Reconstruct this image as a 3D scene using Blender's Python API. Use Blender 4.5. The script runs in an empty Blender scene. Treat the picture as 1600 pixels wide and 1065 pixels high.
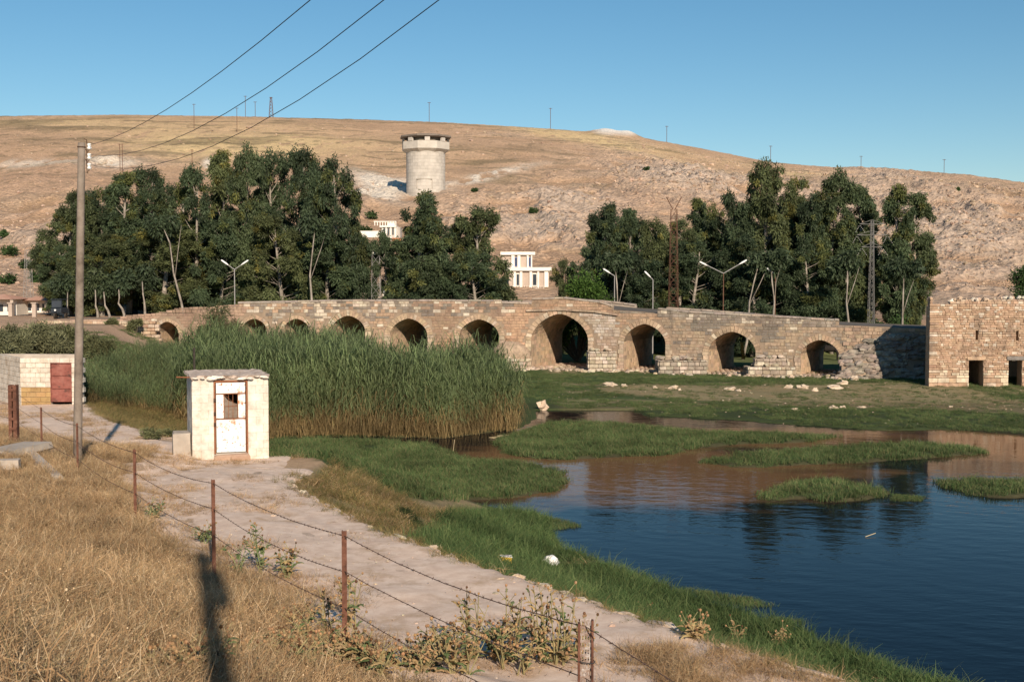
import bpy, math, random
import numpy as np
from mathutils import Vector, Matrix, noise as mnoise
R = math.radians
SC = bpy.context.scene
COL = SC.collection
rnd = random.Random(7)
NP = np.random.default_rng(11)

# ------------------------------------------------------------------ camera, sky, sun
PITCH = R(2.64)
FPX = 1900.0                       # focal length in photo pixels (photo 1600 wide)
cd = bpy.data.cameras.new('camera'); cam = bpy.data.objects.new('camera', cd); COL.objects.link(cam)
cam.location = (0, 0, 0); cam.rotation_euler = (R(90) - PITCH, 0, 0)
cd.lens = FPX / 1600 * 36; cd.sensor_width = 36; cd.clip_start = 0.1; cd.clip_end = 20000
SC.camera = cam
SUN_EL, SUN_AZ = R(25.5), R(165)   # azimuth clockwise from +Y
w = bpy.data.worlds.new('World'); SC.world = w; w.use_nodes = True
nt = w.node_tree; bg = nt.nodes['Background']
sky = nt.nodes.new('ShaderNodeTexSky'); sky.sky_type = 'NISHITA'; sky.sun_disc = False
sky.sun_elevation = SUN_EL; sky.sun_rotation = SUN_AZ; sky.air_density = 1.0; sky.dust_density = 0.0; sky.ozone_density = 3.0
hs = nt.nodes.new('ShaderNodeHueSaturation'); hs.inputs['Saturation'].default_value = 1.2; hs.inputs['Hue'].default_value = .49; hs.inputs['Value'].default_value = .84; nt.links.new(sky.outputs[0], hs.inputs['Color'])
nt.links.new(hs.outputs[0], bg.inputs[0]); bg.inputs[1].default_value = 0.092
ld = bpy.data.lights.new('sun', 'SUN'); ld.energy = 5.0; ld.angle = R(0.53); ld.color = (1.0, 0.84, 0.67)
sun = bpy.data.objects.new('sun', ld); COL.objects.link(sun)
sdir = Vector((math.sin(SUN_AZ) * math.cos(SUN_EL), math.cos(SUN_AZ) * math.cos(SUN_EL), math.sin(SUN_EL)))
sun.rotation_euler = sdir.to_track_quat('Z', 'Y').to_euler(); sun.location = (20, -40, 40)
SC.view_settings.view_transform = 'Standard'; SC.view_settings.look = 'None'
SC.view_settings.exposure = 0.25; SC.view_settings.gamma = 1.0; SC.view_settings.use_curve_mapping = False
try:
    SC.cycles.max_bounces = 8; SC.cycles.transparent_max_bounces = 8; SC.cycles.use_adaptive_sampling = True
except Exception: pass

# ------------------------------------------------------------------ measuring helpers
CP, SP = math.cos(PITCH), math.sin(PITCH)
def ray(px, py):
    a = (px - 800) / FPX; b = (532.5 - py) / FPX
    return Vector((a, CP + b * SP, -SP + b * CP))
def at_z(px, py, z): d = ray(px, py); return d * (z / d.z)
def at_y(px, py, y): d = ray(px, py); return d * (y / d.y)
def X(px, y): return (px - 800) / FPX * y
def Zy(py, y): return at_y(800, py, y).z
def proj(x, y, z):
    d = y * CP - z * SP; u = y * SP + z * CP
    d = np.maximum(d, 0.05)
    return 800 + FPX * x / d, 532.5 - FPX * u / d
def inpoly(px, py, poly):
    px = np.asarray(px, float); py = np.asarray(py, float)
    r = np.zeros(px.shape, bool); n = len(poly)
    for i in range(n):
        x0, y0 = poly[i]; x1, y1 = poly[(i + 1) % n]
        if y0 == y1: continue
        c = ((y0 > py) != (y1 > py)) & (px < (x1 - x0) * (py - y0) / (y1 - y0) + x0)
        r ^= c
    return r
def hsh(ix, iy, s):
    h = (ix.astype(np.int64) * 374761393 + iy.astype(np.int64) * 668265263 + s * 2246822519) & 0xffffffff
    h = ((h ^ (h >> 13)) * 1274126177) & 0xffffffff
    return ((h ^ (h >> 16)) & 0xffff) / 65535.0
def vnoise(x, y, s=0):
    ix = np.floor(x); iy = np.floor(y); fx = x - ix; fy = y - iy
    fx = fx * fx * (3 - 2 * fx); fy = fy * fy * (3 - 2 * fy)
    a = hsh(ix, iy, s); b = hsh(ix + 1, iy, s); c = hsh(ix, iy + 1, s); d = hsh(ix + 1, iy + 1, s)
    return (a * (1 - fx) + b * fx) * (1 - fy) + (c * (1 - fx) + d * fx) * fy
def fbm(x, y, o=5, s=0, ridge=False):
    r = 0; a = .5; t = 0
    for k in range(o):
        n = vnoise(x, y, s + k * 17)
        if ridge: n = 1 - np.abs(n * 2 - 1)
        r = r + n * a; t += a; a *= .5; x, y = x * 2.03 + 13.7, y * 2.03 - 7.1
    return r / t
def sstep(a, b, x):
    t = np.clip((x - a) / (b - a), 0, 1); return t * t * (3 - 2 * t)

# ------------------------------------------------------------------ materials
MATS = {}
def mat(name, cols, scale=4, detail=6, rough=.9, bump=.3, bscale=None, tint=None, obj=False, spec=.2, dist=0.02, trans=0, metal=0, extra=None, rng=(.3, .7)):
    if name in MATS: return MATS[name]
    m = bpy.data.materials.new(name); m.use_nodes = True; N = m.node_tree.nodes; L = m.node_tree.links
    b = N['Principled BSDF']; b.inputs['Roughness'].default_value = rough
    b.inputs['Specular IOR Level'].default_value = spec; b.inputs['Metallic'].default_value = metal
    if obj:
        tc = N.new('ShaderNodeTexCoord'); src = tc.outputs['Object']
    else:
        g = N.new('ShaderNodeNewGeometry'); src = g.outputs['Position']
    nz = N.new('ShaderNodeTexNoise'); nz.inputs['Scale'].default_value = scale; nz.inputs['Detail'].default_value = detail
    nz.inputs['Roughness'].default_value = .65
    L.new(src, nz.inputs['Vector'])
    cr = N.new('ShaderNodeValToRGB'); L.new(nz.outputs[0], cr.inputs[0])
    e = cr.color_ramp.elements
    while len(e) < len(cols): e.new(.5)
    for i, c in enumerate(cols):
        e[i].position = rng[0] + (rng[1] - rng[0]) * (i / max(1, len(cols) - 1)); e[i].color = (*c, 1)
    out = cr.outputs[0]
    if tint:
        at = N.new('ShaderNodeAttribute'); at.attribute_name = 'tint'
        mx = N.new('ShaderNodeMix'); mx.data_type = 'RGBA'; mx.blend_type = 'MULTIPLY'; mx.inputs[0].default_value = 1
        L.new(out, mx.inputs[6]); L.new(at.outputs[0], mx.inputs[7]); out = mx.outputs[2]
    if extra: out = extra(N, L, src, out, b)
    L.new(out, b.inputs['Base Color'])
    if bump:
        n2 = N.new('ShaderNodeTexNoise'); n2.inputs['Scale'].default_value = bscale or scale * 5; n2.inputs['Detail'].default_value = 8
        L.new(src, n2.inputs['Vector'])
        bp = N.new('ShaderNodeBump'); bp.inputs['Strength'].default_value = bump; bp.inputs['Distance'].default_value = dist
        L.new(n2.outputs[0], bp.inputs['Height']); L.new(bp.outputs[0], b.inputs['Normal'])
    if trans:
        tr = N.new('ShaderNodeBsdfTranslucent'); L.new(out, tr.inputs[0])
        ms = N.new('ShaderNodeMixShader'); ms.inputs[0].default_value = trans
        L.new(b.outputs[0], ms.inputs[1]); L.new(tr.outputs[0], ms.inputs[2])
        L.new(ms.outputs[0], N['Material Output'].inputs[0])
    MATS[name] = m; return m

def patches(col, scale, lo, hi, zs=1.0):
    """mixes a second colour in ragged patches (stains, rust, chipped paint, painted shadow on the red door)"""
    def f(N, L, src, out, b):
        mp = N.new('ShaderNodeMapping'); mp.inputs['Scale'].default_value = (1, 1, zs); L.new(src, mp.inputs[0])
        n = N.new('ShaderNodeTexNoise'); n.inputs['Scale'].default_value = scale; n.inputs['Detail'].default_value = 9; n.inputs['Roughness'].default_value = .7
        L.new(mp.outputs[0], n.inputs['Vector'])
        r = N.new('ShaderNodeMapRange'); r.inputs[1].default_value = lo; r.inputs[2].default_value = hi
        L.new(n.outputs[0], r.inputs[0])
        mx = N.new('ShaderNodeMix'); mx.data_type = 'RGBA'; L.new(r.outputs[0], mx.inputs[0]); L.new(out, mx.inputs[6]); mx.inputs[7].default_value = (*col, 1)
        return mx.outputs[2]
    return f

# ------------------------------------------------------------------ mesh helpers
def tag(o, label=None, cat=None, group=None, kind=None):
    if label: o['label'] = label
    if cat: o['category'] = cat
    if group: o['group'] = group
    if kind: o['kind'] = kind
    return o
def empty(name, loc=(0, 0, 0), rz=0, **k):
    o = bpy.data.objects.new(name, None); COL.objects.link(o); o.location = loc; o.rotation_euler = (0, 0, rz)
    o.empty_display_size = .2
    return tag(o, **k)
def link(name, me, parent=None, **k):
    o = bpy.data.objects.new(name, me); COL.objects.link(o)
    if parent: o.parent = parent
    return tag(o, **k)
def npmesh(name, V, F, m=None, tint=None, smooth=False):
    """V (n,3), F (k,4) or (k,3) numpy"""
    me = bpy.data.meshes.new(name); V = np.asarray(V, np.float32); F = np.asarray(F, np.int32)
    k, c = F.shape
    me.vertices.add(len(V)); me.vertices.foreach_set('co', V.ravel())
    me.loops.add(k * c); me.loops.foreach_set('vertex_index', F.ravel())
    me.polygons.add(k); me.polygons.foreach_set('loop_start', np.arange(0, k * c, c, dtype=np.int32))
    try: me.polygons.foreach_set('loop_total', np.full(k, c, np.int32))
    except Exception: pass
    if smooth: me.polygons.foreach_set('use_smooth', np.ones(k, bool))
    me.update(calc_edges=True)
    if tint is not None:
        a = me.color_attributes.new('tint', 'FLOAT_COLOR', 'POINT')
        t = np.ones((len(V), 4), np.float32); t[:, :3] = tint; a.data.foreach_set('color', t.ravel())
    if m: me.materials.append(m)
    return me
class MB:
    def __init__(s): s.v = []; s.f = []; s.t = []; s.c = (1, 1, 1)
    def add(s, vs, fs):
        n = len(s.v); s.v.extend([tuple(v) for v in vs]); s.t.extend([s.c] * len(vs)); s.f.extend([tuple(i + n for i in f) for f in fs])
    def box(s, c, d, rz=0, M=None, jit=0, bev=0):
        x, y, z = d[0] / 2, d[1] / 2, d[2] / 2
        if bev:
            vs = []
            for sz, zz, ins in ((0, -z, bev), (1, -z + bev, 0), (2, z - bev, 0), (3, z, bev)):
                for a, b_ in ((-1, -1), (1, -1), (1, 1), (-1, 1)): vs.append(Vector((a * (x - ins), b_ * (y - ins), zz)))
            fs = [(3, 2, 1, 0), (12, 13, 14, 15)]
            for k in range(3):
                for i in range(4): fs.append((k * 4 + i, k * 4 + (i + 1) % 4, k * 4 + 4 + (i + 1) % 4, k * 4 + 4 + i))
        else:
            vs = [Vector((a * x, b_ * y, e * z)) for e in (-1, 1) for a, b_ in ((-1, -1), (1, -1), (1, 1), (-1, 1))]
            fs = [(3, 2, 1, 0), (4, 5, 6, 7), (0, 1, 5, 4), (1, 2, 6, 5), (2, 3, 7, 6), (3, 0, 4, 7)]
        if jit: vs = [v + Vector((rnd.uniform(-jit, jit), rnd.uniform(-jit, jit), rnd.uniform(-jit, jit))) for v in vs]
        if M is None: M = Matrix.Rotation(rz, 4, 'Z')
        vs = [M @ v + Vector(c) for v in vs]; s.add(vs, fs)
    def tube(s, pts, rad, n=6, caps=True):
        pts = [Vector(p) for p in pts]
        if not hasattr(rad, '__len__'): rad = [rad] * len(pts)
        vs = []; fs = []; up = Vector((0, 0, 1))
        for i, p in enumerate(pts):
            d = (pts[min(i + 1, len(pts) - 1)] - pts[max(i - 1, 0)])
            d = d.normalized() if d.length > 1e-9 else up
            a = d.cross(up if abs(d.z) < .95 else Vector((1, 0, 0))).normalized(); b_ = a.cross(d).normalized()
            for k in range(n):
                t = 2 * math.pi * k / n; vs.append(p + (a * math.cos(t) + b_ * math.sin(t)) * rad[i])
        for i in range(len(pts) - 1):
            for k in range(n): fs.append((i * n + k, i * n + (k + 1) % n, (i + 1) * n + (k + 1) % n, (i + 1) * n + k))
        if caps:
            fs.append(tuple(range(n - 1, -1, -1))); fs.append(tuple((len(pts) - 1) * n + k for k in range(n)))
        s.add(vs, fs)
    def bar(s, a, b_, r, n=4): s.tube([a, b_], r, n)
    def lathe(s, prof, n=16, c=(0, 0, 0)):
        vs = []; fs = []
        for r, z in prof:
            for k in range(n): t = 2 * math.pi * k / n; vs.append((c[0] + r * math.cos(t), c[1] + r * math.sin(t), c[2] + z))
        for i in range(len(prof) - 1):
            for k in range(n): fs.append((i * n + k, i * n + (k + 1) % n, (i + 1) * n + (k + 1) % n, (i + 1) * n + k))
        fs.append(tuple(range(n - 1, -1, -1))); fs.append(tuple((len(prof) - 1) * n + k for k in range(n)))
        s.add(vs, fs)
    def rock(s, c, d, rz=0, seed=0, n=7, m=5, rough=.22):
        vs = [(0, 0, -.5)]; o = Vector((seed * 3.1, seed * 1.7, 0))
        for j in range(1, m):
            ph = math.pi * j / m
            for k in range(n):
                t = 2 * math.pi * k / n + j * .3; v = Vector((math.sin(ph) * math.cos(t), math.sin(ph) * math.sin(t), -math.cos(ph))) * .5
                v *= 1 + rough * 2 * mnoise.noise(v * 3 + o); vs.append(tuple(v))
        vs.append((0, 0, .5)); fs = [(0, 1 + (k + 1) % n, 1 + k) for k in range(n)]
        for j in range(m - 2):
            for k in range(n): a = 1 + j * n; fs.append((a + k, a + (k + 1) % n, a + n + (k + 1) % n, a + n + k))
        e = len(vs) - 1; a = 1 + (m - 2) * n
        fs += [(a + k, a + (k + 1) % n, e) for k in range(n)]
        cr, sr = math.cos(rz), math.sin(rz); out = []
        for x, y, z in vs:
            x, y, z = x * d[0], y * d[1], z * d[2]; out.append((c[0] + x * cr - y * sr, c[1] + x * sr + y * cr, c[2] + z))
        s.add(out, fs)
    def mesh(s, name, m=None, smooth=False):
        me = bpy.data.meshes.new(name); me.from_pydata(s.v, [], s.f); me.update()
        a = me.color_attributes.new('tint', 'FLOAT_COLOR', 'POINT')
        t = np.ones((len(s.v), 4), np.float32); t[:, :3] = np.array(s.t, np.float32).reshape(-1, 3) if s.v else 1
        a.data.foreach_set('color', t.ravel())
        if m: me.materials.append(m)
        if smooth: me.polygons.foreach_set('use_smooth', np.ones(len(s.f), bool))
        return me
    def build(s, name, m=None, parent=None, smooth=False, **k): return link(name, s.mesh(name, m, smooth), parent, **k)
def jc(base, j=.12):
    k = rnd.uniform(1 - j, 1 + j); return tuple(b * k * rnd.uniform(1 - j * .25, 1 + j * .25) for b in base)

# ------------------------------------------------------------------ terrain
EDGE = [(30, -30), (16, -4), (9, 6), (3.4, 13.2), (2.25, 14.9), (.87, 16.9), (-1.0, 19.6), (-2.2, 21.6), (-3.7, 24.6), (-5.2, 28.0), (-5.0, 31.2), (-5.6, 36.3),
        (-9.8, 38.0), (-12.2, 41), (-15, 45), (-18.6, 53), (-22, 62), (-23.5, 72), (-27, 82), (-31, 92), (-33, 112), (-34, 260)]
EP = np.array(EDGE, float)
def edist(x, y):
    best = np.full(np.shape(x), 1e9); sg = np.zeros(np.shape(x)); 
    for i in range(len(EP) - 1):
        a = EP[i]; d = EP[i + 1] - a; L2 = d @ d
        t = np.clip(((x - a[0]) * d[0] + (y - a[1]) * d[1]) / L2, 0, 1)
        qx = x - a[0] - t * d[0]; qy = y - a[1] - t * d[1]; D = np.hypot(qx, qy)
        cr = d[0] * (y - a[1]) - d[1] * (x - a[0])       # >0 = left of travel (hill side), <0 = river side
        up = D < best; best = np.where(up, D, best); sg = np.where(up, np.where(cr > 0, -1., 1.), sg)
    return best * sg
WATER = -7.25
MAT_A = [(400, 694), (417, 687), (494, 683), (587, 686), (670, 691), (692, 701), (735, 716), (822, 721), (869, 729), (890, 745), (869, 766), (790, 776), (712, 779), (665, 784), (630, 792), (560, 765), (450, 735), (400, 720)]
MAT_B = [(690, 802), (712, 797), (790, 796), (835, 799), (858, 812), (850, 835), (870, 852), (915, 868), (960, 885), (1050, 920), (1120, 945), (1180, 957), (1300, 1003), (1400, 1043), (1500, 1075), (1600, 1110), (1450, 1200), (900, 1000), (640, 850)]
MAT_C = [(765, 686), (822, 671), (860, 658), (940, 658), (1000, 663), (1060, 669), (1100, 671), (1180, 673), (1250, 677), (1330, 677), (1265, 690), (1150, 693), (1085, 700), (1045, 710), (960, 712), (870, 719), (800, 711)]
MAT_D = [(760, 600), (855, 628), (900, 640), (935, 636), (990, 637), (998, 648), (1060, 650), (1150, 655), (1240, 662), (1330, 668), (1400, 671), (1470, 669), (1600, 679), (2200, 700), (2200, 560), (1000, 560), (760, 570)]
MAT_E = [(1080, 720), (1150, 706), (1250, 699), (1350, 692), (1450, 689), (1532, 698), (1540, 709), (1450, 716), (1350, 722), (1250, 726), (1150, 730)]
MAT_F = [(1180, 770), (1215, 758), (1260, 745), (1320, 746), (1392, 765), (1370, 778), (1290, 784), (1250, 775), (1225, 782), (1195, 782)]
MAT_G = [(1458, 749), (1500, 742), (1600, 747), (1680, 760), (1600, 776), (1520, 773), (1480, 763)]
REED = [(100, 640), (140, 634), (285, 652), (300, 668), (400, 686), (440, 681), (560, 680), (690, 683), (760, 676), (822, 668), (852, 650), (850, 640), (835, 615), (790, 592), (700, 575), (560, 560), (420, 552), (300, 551), (240, 562), (150, 590)]
LANDS = [MAT_A, MAT_B, MAT_C, MAT_D, MAT_E, MAT_F, MAT_G, REED]
gx = np.arange(-110, 96, .36)
gy = np.concatenate([np.arange(-14, 5, .6), np.arange(5, 45, .2), np.arange(45, 125, .4), np.arange(125, 236, 1.1)])
GX, GY = np.meshgrid(gx, gy)
def heights(Xx, Yy):
    d = edist(Xx, Yy)
    zp = np.interp(Yy, [-14, 5, 13, 20, 29, 34, 45, 55, 70, 85, 95, 112, 120, 200], [-4.1, -4.2, -4.28, -4.38, -4.62, -4.85, -5.02, -5.2, -4.7, -3.7, -3.15, -3.1, -3.2, -3.4])
    k = np.interp(Yy, [-14, 9, 12.4, 17, 25, 36, 50], [1, 1, .95, .6, .35, .3, 0])
    rise = np.interp(-d, [0, 3.0, 4.5, 6, 8, 9.5, 12, 25], [0, .04, .45, .85, 1.5, 2.5, 3.0, 3.6]) * k
    wdt = np.interp(Yy, [10, 20, 30, 45, 60, 80, 95], [8.0, 8.5, 9, 7.5, 8, 10, 12])
    stepd = np.interp(Yy, [0, 20, 28, 34, 40, 60], [.45, .4, .15, .12, .15, .1])
    fall = np.where(d > 0, stepd * sstep(0, .35, d) + (zp + 7.95 - stepd) * np.clip(d / wdt, 0, 1) ** .9, 0)
    z = np.where(d > 0, zp - fall, zp + rise)
    px, py = proj(Xx, Yy, np.full_like(Xx, -7.15))
    land = np.zeros(Xx.shape, bool)
    wob = (fbm(Xx * .9, Yy * .9, 3, 5) - .5)
    for P in LANDS: land |= inpoly(px + wob * 14, py + wob * 3, P)
    land &= Yy > 5
    land |= (Yy > 92)
    m = land.astype(float)
    if m.ndim == 2 and m.shape[0] > 3:
        for _ in range(2):
            m[1:-1, 1:-1] = (m[1:-1, 1:-1] * 2 + m[:-2, 1:-1] + m[2:, 1:-1] + m[1:-1, :-2] + m[1:-1, 2:]) / 6
    bed = -8.0 + m * .83
    bed = np.where(Yy > 70, np.maximum(bed, -7.17 + .25 * sstep(72, 92, Yy)), bed)
    bed = bed + .12 * sstep(66, 90, Yy) * (fbm(Xx * .15, Yy * .2, 4, 9) - .3)
    # slope at the foot of the mill building and abutment
    bed = bed + .10 * sstep(22, 30, Xx) * sstep(76, 86, Yy)
    z = np.where(d > 0, np.maximum(z, bed), z)
    # plain behind the bridge, right bank terrace, channel
    back = -3.7 + (-3.0) * 0
    chan = np.where(Xx < 17, 1 - sstep(142, 154, Yy), 1 - sstep(121, 130, Yy))
    right = sstep(38, 46, Xx) * sstep(90, 100, Yy)
    zb = -6.95 * chan + back * (1 - chan)
    zb = zb * (1 - right) + back * right
    t = sstep(98, 108, Yy) * (d > 0)
    z = np.where(d > 0, np.where(Yy > 92, np.maximum(z * (1 - t) + zb * t, np.where(t < 1, z, -99)), z), z)
    # mound where the bridge meets the left bank
    z = z + 1.1 * np.exp(-(((Xx + 26.0) / 5) ** 2 + ((Yy - 107.5) / 3.0) ** 2))
    z = z - 1.2 * sstep(60, 75, Yy) * sstep(4, 12, -d) * (1 - sstep(94, 101, Yy)) 
    nn = (fbm(Xx * 1.3, Yy * 1.3, 4, 3) - .5)
    amp = np.where(d < -3.3, .28, .05) * np.where(Yy < 45, 1, .8) + np.where(d > .5, .12, 0) * (z > -6.9)
    z = z + nn * amp + (fbm(Xx * .22, Yy * .22, 3, 8) - .5) * np.where(d < -4, .5, .1) * (z > -7.0)
    return z
GZ = heights(GX, GY)
def hz(x, y):
    x = np.atleast_1d(np.asarray(x, float)); y = np.atleast_1d(np.asarray(y, float))
    i = np.clip(np.searchsorted(gx, x) - 1, 0, len(gx) - 2); j = np.clip(np.searchsorted(gy, y) - 1, 0, len(gy) - 2)
    fx = np.clip((x - gx[i]) / (gx[i + 1] - gx[i]), 0, 1); fy = np.clip((y - gy[j]) / (gy[j + 1] - gy[j]), 0, 1)
    return (GZ[j, i] * (1 - fx) + GZ[j, i + 1] * fx) * (1 - fy) + (GZ[j + 1, i] * (1 - fx) + GZ[j + 1, i + 1] * fx) * fy
def H(x, y): return float(hz(x, y)[0])
def on_ground(px, py, ymax=170):
    d = ray(px, py); last = 3.
    for yy in np.arange(4, ymax, .1):
        p = d * (yy / d.y)
        if p.z <= H(p.x, p.y): return Vector((p.x, p.y, H(p.x, p.y)))
    return d * (ymax / d.y)

PATHP = [(-60, 600), (0, 618), (60, 622), (130, 636), (166, 655), (215, 672), (268, 690), (300, 712), (350, 715), (417, 733), (520, 792), (600, 832), (700, 868), (800, 903), (900, 937), (1000, 969), (1100, 1003), (1300, 1070), (1700, 1300), (1000, 1400), (760, 1150), (640, 1065), (560, 985), (500, 930), (420, 880), (330, 830), (290, 790), (230, 765), (200, 720), (175, 690), (110, 665), (50, 648), (-60, 640)]
def grid_faces(nr, nc):
    a = np.arange(nr * nc).reshape(nr, nc)
    return np.stack([a[:-1, :-1], a[:-1, 1:], a[1:, 1:], a[1:, :-1]], -1).reshape(-1, 4)
def blur(m, n):
    for _ in range(n):
        m = m.copy(); m[1:-1, 1:-1] = (m[1:-1, 1:-1] * 2 + m[:-2, 1:-1] + m[2:, 1:-1] + m[1:-1, :-2] + m[1:-1, 2:]) / 6
    return m
GPX, GPY = proj(GX, GY, GZ)
ED = edist(GX, GY)
def c3(*c): return np.array(c)
wn = fbm(GX * .8, GY * .8, 4, 21) - .5
green = np.zeros(GX.shape)
for P in (MAT_A, MAT_B, MAT_C, MAT_E, MAT_F, MAT_G, REED): green = np.maximum(green, inpoly(GPX + wn * 16, GPY + wn * 4, P).astype(float))
DRYB = [(930, 606), (1000, 600), (1150, 603), (1300, 600), (1420, 598), (1500, 606), (1650, 640), (1650, 650), (1450, 640), (1250, 636), (1050, 622), (950, 614)]
DIRTL = [(105, 512), (190, 505), (300, 512), (300, 530), (260, 548), (225, 560), (180, 552), (140, 535), (100, 530)]
ddm = inpoly(GPX, GPY, DRYB).astype(float)
ddm = np.where((GY > 70) & (GY < 98) & (GX > 3), np.maximum(ddm, sstep(.52, .6, fbm(GX * .12, GY * .35, 4, 31)) * .8), ddm)
green = np.where((GY > 60) & (ED > 4), 1, green)
green = blur(green, 2); ddm = blur(ddm, 3)
straw = c3(.42, .29, .18); dirt = c3(.36, .25, .17); grn = c3(.058, .085, .030); dry = c3(.24, .20, .11); mud = c3(.09, .075, .05)
n1 = fbm(GX * .5, GY * .5, 5, 41)[..., None]
colr = straw * (.75 + .5 * n1)
pm = blur(inpoly(GPX + wn * 26, GPY + wn * 16, PATHP).astype(float), 3)[..., None]
colr = colr * (1 - pm) + c3(.52, .40, .31) * (.8 + .4 * n1) * pm
leftd = ((GY > 56) & (ED < 8) & (GY < 116))[..., None]
colr = np.where(leftd, dirt * (.9 + .4 * n1), colr)
gm = (green * (ED > 0))[..., None]
colr = colr * (1 - gm) + grn * (.7 + .7 * n1) * gm
dm = (ddm * (ED > 0))[..., None]
colr = colr * (1 - dm) + dry * (.8 + .5 * n1) * dm
lg = (sstep(.5, .58, fbm(GX * .16, GY * .3, 4, 71)) * (GY > 62) * (GY < 96) * (ED < 8) * (ED > -14))[..., None]
colr = colr * (1 - lg * .6) + c3(.075, .09, .035) * lg * .6
bankd = ((ED > 0) & (GY < 60) & (GZ > -6.85))[..., None] * (1 - gm)
colr = colr * (1 - bankd) + c3(.19, .155, .085) * (.7 + .7 * n1) * bankd
rim = ((ED > 0) & (GZ <= -6.85) & (GY < 75))[..., None] * (1 - gm)
colr = colr * (1 - rim) + c3(.05, .065, .025) * rim
low = ((GZ < WATER + .09) & (GY < 92))[..., None] * (1 - .6 * gm)
colr = colr * (1 - low) + c3(.035, .034, .018) * low
bk = ((GY > 99) & (ED > 0) & (GZ < -6))[..., None]
colr = np.where(bk, c3(.13, .15, .06) * (.7 + .6 * n1), colr)
bk2 = ((GY > 112) & (GZ > -6))[..., None]
colr = np.where(bk2, dirt * (.7 + .6 * n1), colr)

def attr_mat(name, scale, bump, dist, rough=.95, amp=(.7, 1.3), vor=None):
    m = bpy.data.materials.new(name); m.use_nodes = True; N = m.node_tree.nodes; L = m.node_tree.links; b = N['Principled BSDF']
    b.inputs['Roughness'].default_value = rough; b.inputs['Specular IOR Level'].default_value = .1
    g = N.new('ShaderNodeNewGeometry'); at = N.new('ShaderNodeAttribute'); at.attribute_name = 'tint'
    n = N.new('ShaderNodeTexNoise'); n.inputs['Scale'].default_value = scale; n.inputs['Detail'].default_value = 10; n.inputs['Roughness'].default_value = .75
    L.new(g.outputs['Position'], n.inputs['Vector'])
    r = N.new('ShaderNodeMapRange'); r.inputs[1].default_value = .3; r.inputs[2].default_value = .7; r.inputs[3].default_value = amp[0]; r.inputs[4].default_value = amp[1]
    L.new(n.outputs[0], r.inputs[0])
    mx = N.new('ShaderNodeVectorMath'); mx.operation = 'SCALE'; L.new(at.outputs[0], mx.inputs[0]); L.new(r.outputs[0], mx.inputs['Scale'])
    L.new(mx.outputs[0], b.inputs['Base Color'])
    bp = N.new('ShaderNodeBump'); bp.inputs['Strength'].default_value = bump; bp.inputs['Distance'].default_value = dist
    h = n.outputs[0]
    if vor:
        v = N.new('ShaderNodeTexVoronoi'); v.inputs['Scale'].default_value = vor; L.new(g.outputs['Position'], v.inputs['Vector'])
        ad = N.new('ShaderNodeMath'); ad.operation = 'ADD'; L.new(v.outputs[0], ad.inputs[0]); L.new(h, ad.inputs[1]); h = ad.outputs[0]
    L.new(h, bp.inputs['Height']); L.new(bp.outputs[0], b.inputs['Normal'])
    return m
M_ground = attr_mat('ground_soil', 6, .6, .06)
V = np.stack([GX, GY, GZ], -1).reshape(-1, 3)
link('ground', npmesh('ground', V, grid_faces(*GX.shape), M_ground, colr.reshape(-1, 3), True), kind='structure')

# dirt track: its own sheet laid over the ground
def path_extra(N, L, src, out, b):
    return patches((.47, .33, .215), 1.3, .52, .68)(N, L, src, out, b)
M_path = mat('dust_path', [(.60, .45, .35), (.70, .545, .43), (.80, .65, .53)], 4, 15, .95, .5, 60, dist=.015, spec=.05, extra=path_extra)
pts = []; s = EP[1:16]; seg = np.hypot(*(s[1:] - s[:-1]).T); cum = np.concatenate([[0], np.cumsum(seg)])
SS = np.arange(0, cum[-1], .16)
ex = np.interp(SS, cum, s[:, 0]); ey = np.interp(SS, cum, s[:, 1])
k7 = np.ones(13) / 13
exs = np.convolve(np.pad(ex, 6, 'edge'), k7, 'valid'); eys = np.convolve(np.pad(ey, 6, 'edge'), k7, 'valid')
tx = np.gradient(exs); ty = np.gradient(eys); tl = np.hypot(tx, ty); nx, ny = ty / tl, -tx / tl       # towards the river
NT = 34; rows = []
for j in range(NT):
    t = j / (NT - 1)
    wn_ = 4.3 + 1.6 * (fbm(SS * .35, SS * 0 + 3.3, 4, 3) - .5) + .5 * (fbm(SS * 2.1, SS * 0 + 7, 3, 5) - .5)
    wn_ = np.where(eys > 34, wn_ * .95, wn_)
    off = -(wn_) * t + .02
    off = off - np.where((eys > 31) & (eys < 39), .9, 0)
    rows.append(np.stack([exs + nx * off, eys + ny * off], -1))
PR = np.array(rows); ZZ = hz(PR[..., 0].ravel(), PR[..., 1].ravel()).reshape(PR.shape[:2])
rut = -.035 * np.exp(-((np.linspace(0, 1, NT) - .3) / .07) ** 2) - .035 * np.exp(-((np.linspace(0, 1, NT) - .72) / .07) ** 2)
ZZ = ZZ + .03 + .035 * (fbm(PR[..., 0] * 1.3, PR[..., 1] * 1.3, 3, 66) - .5) + rut[:, None] * .7 - .03 * (np.arange(NT)[:, None] == NT - 1) - .03 * (np.arange(NT)[:, None] == 0)
PV = np.concatenate([PR, ZZ[..., None]], -1).reshape(-1, 3)
link('dirt_path', npmesh('dirt_path', PV, grid_faces(NT, len(SS)), M_path, None, True), kind='structure')
PATHW = PR

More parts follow.
